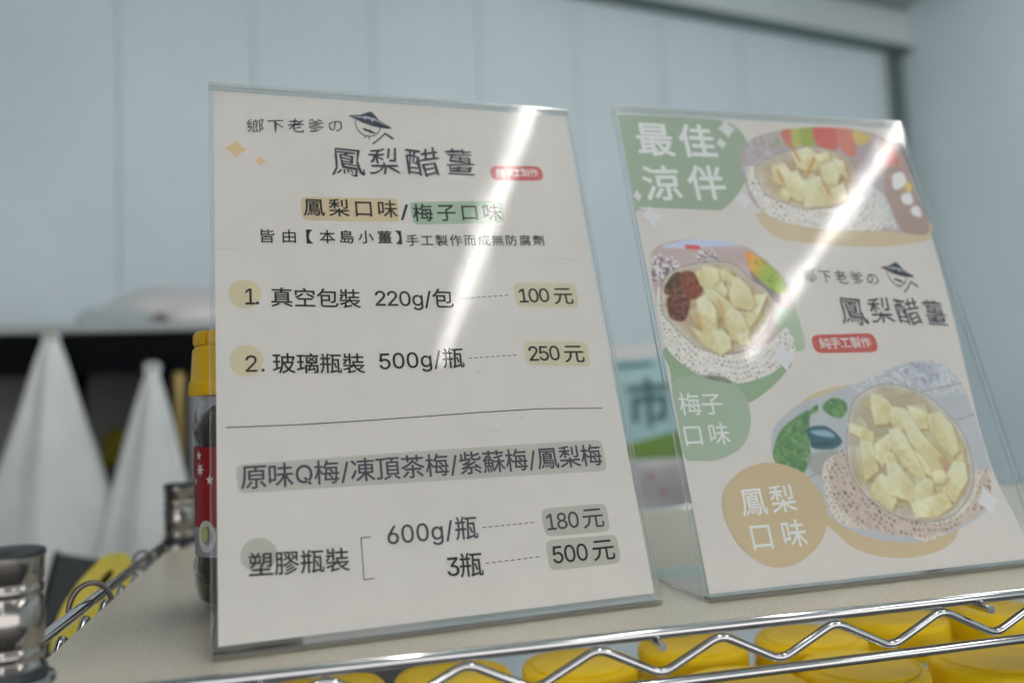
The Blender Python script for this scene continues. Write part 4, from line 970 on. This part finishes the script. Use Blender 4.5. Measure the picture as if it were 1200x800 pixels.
# picture 3: lower right
p = Picture([(56.6, 72), (57.6, 82), (62, 90), (69, 95.6), (80.1, 102.0), (96, 106.6), (114.4, 111.4), (133.6, 116.5), (150, 122.5), (166, 126), (182, 126), (194, 120), (199, 108), (200.4, 90), (199.8, 70), (199.4, 56), (195.5, 46), (190, 36), (180, 29.4), (162.1, 23.6), (137.4, 19.4), (110.4, 22.7), (96, 28), (84.3, 36.0), (80, 48), (76, 57), (70, 61.0), (60, 65)])
p.C[:] = np.array(ink(163, 165, 165)) * (.93 + .12 * p.noise(10, 3))[..., None]
p.put(np.clip((p.noise(2.0, 6) - .5) * 5, 0, 1) * (np.hypot((p.X - 164) / 2.2, p.Y - 118) < 9) * .75, ink(128, 130, 146)); p.put(np.clip((p.noise(1.7, 16) - .55) * 6, 0, 1) * (p.Y > 104) * (p.X > 120) * .5, ink(196, 197, 198))
for a, b in (((150, 104), (204, 112)), ((186, 88), (206, 92)), ((76, 60), (96, 66))): p.fill(stroke([a, b], .7), (116, 114, 120), .7, .8, False)
for c in LEAF3:
    p.fill(c, (86, 122, 78), 1.0); d = p.sd(c); p.put(np.clip(.5 - d, 0, 1) * np.clip((p.noise(2.2, 11) - .5) * 4, 0, 1) * .6, ink(120, 148, 96)); p.put(np.clip(.5 - d, 0, 1) * np.clip((p.noise(1.6, 12) - .55) * 5, 0, 1) * .5, ink(56, 96, 58))
p.fill([(78, 72), (100, 74), (104, 66), (90, 60), (80, 62)], (140, 140, 128), 2, .8)
p.fill(TEAL3[0], (58, 92, 96), .9); p.fill([(84, 86), (95, 86), (99, 82), (90, 83)], (140, 168, 176), 1.2, .8); p.fill([(82, 78), (92, 77), (98, 79), (92, 80)], (36, 60, 64), 1.2, .7)
p.doily(list(DOILY3[0]), cx=150, cy=70, cell=2.9, power=.37, col=(190, 180, 166), hole=(112, 90, 76))
p.doily([(110, 58), (113, 46), (126, 36), (152, 28), (176, 36), (190, 52), (196, 58), (194, 40), (170, 27), (140, 22), (108, 28), (92, 40), (88, 54), (92, 66), (102, 74)], cx=150, cy=72, cell=3.4, power=.42, col=(176, 160, 146), hole=(104, 80, 70))
bowl(p, BOWL3[0], rim=(126, 124, 110), inner=(160, 140, 98))
p.under(CH3, BOWL3[0], 140)
for k, c in enumerate(CH3): p.chunk(c, 40 + k)
p.fill([(165, 66), (171, 65), (170, 58), (166, 58)], (168, 132, 104), 1.5, .7)
p.emit('printed_photo', FF, 2, FS, M_PHOTO)['label'] = 'photo of pale ginger pieces in a glass bowl on a crochet doily'

# the dark character and a small line of print on the teal board
def FT(u, v, layer=1): return Vector((u / 1000, -.0009 - .0002 * layer, .9 + v / 1000))
K_TEAL = flat_ink('dark_teal_ink', (.10, .20, .21))
lettering('市', FT, ts, K_TEAL, 88, 152, 196, 198, 74, layer=1, bold=.03)
print_poly('small_print_line', FT, [(70, 250), (128, 254), (128, 259), (70, 256)], 1, flat_ink('mid_teal_ink', (.10, .25, .27)), ts)
# small specks and hairline creases on the price sign
for u, v, r in ((135.0, 128.6, .35), (155.2, 101.8, .28), (139.0, 96.0, .3), (141.6, 95.6, .3), (141.9, 23.0, .25), (60, 150, .2), (112, 62, .22), (40, 118, .2)):
    print_poly('speck', FP, circle(u, v, r, r * .8, 10), 2, K_GREY, PS)
K_CREASE = flat_ink('crease_shade', ink(152, 151, 147))
print_poly('paper_crease', FP, stroke([(2.8, 201.2), (9, 200.6), (15, 200.9)], [.35, .25, .1]), 1, K_CREASE, PS)
print_poly('paper_crease', FP, stroke([(176, 197.5), (188, 198.2), (206, 197.4)], [.1, .3, .25]), 1, K_CREASE, PS)
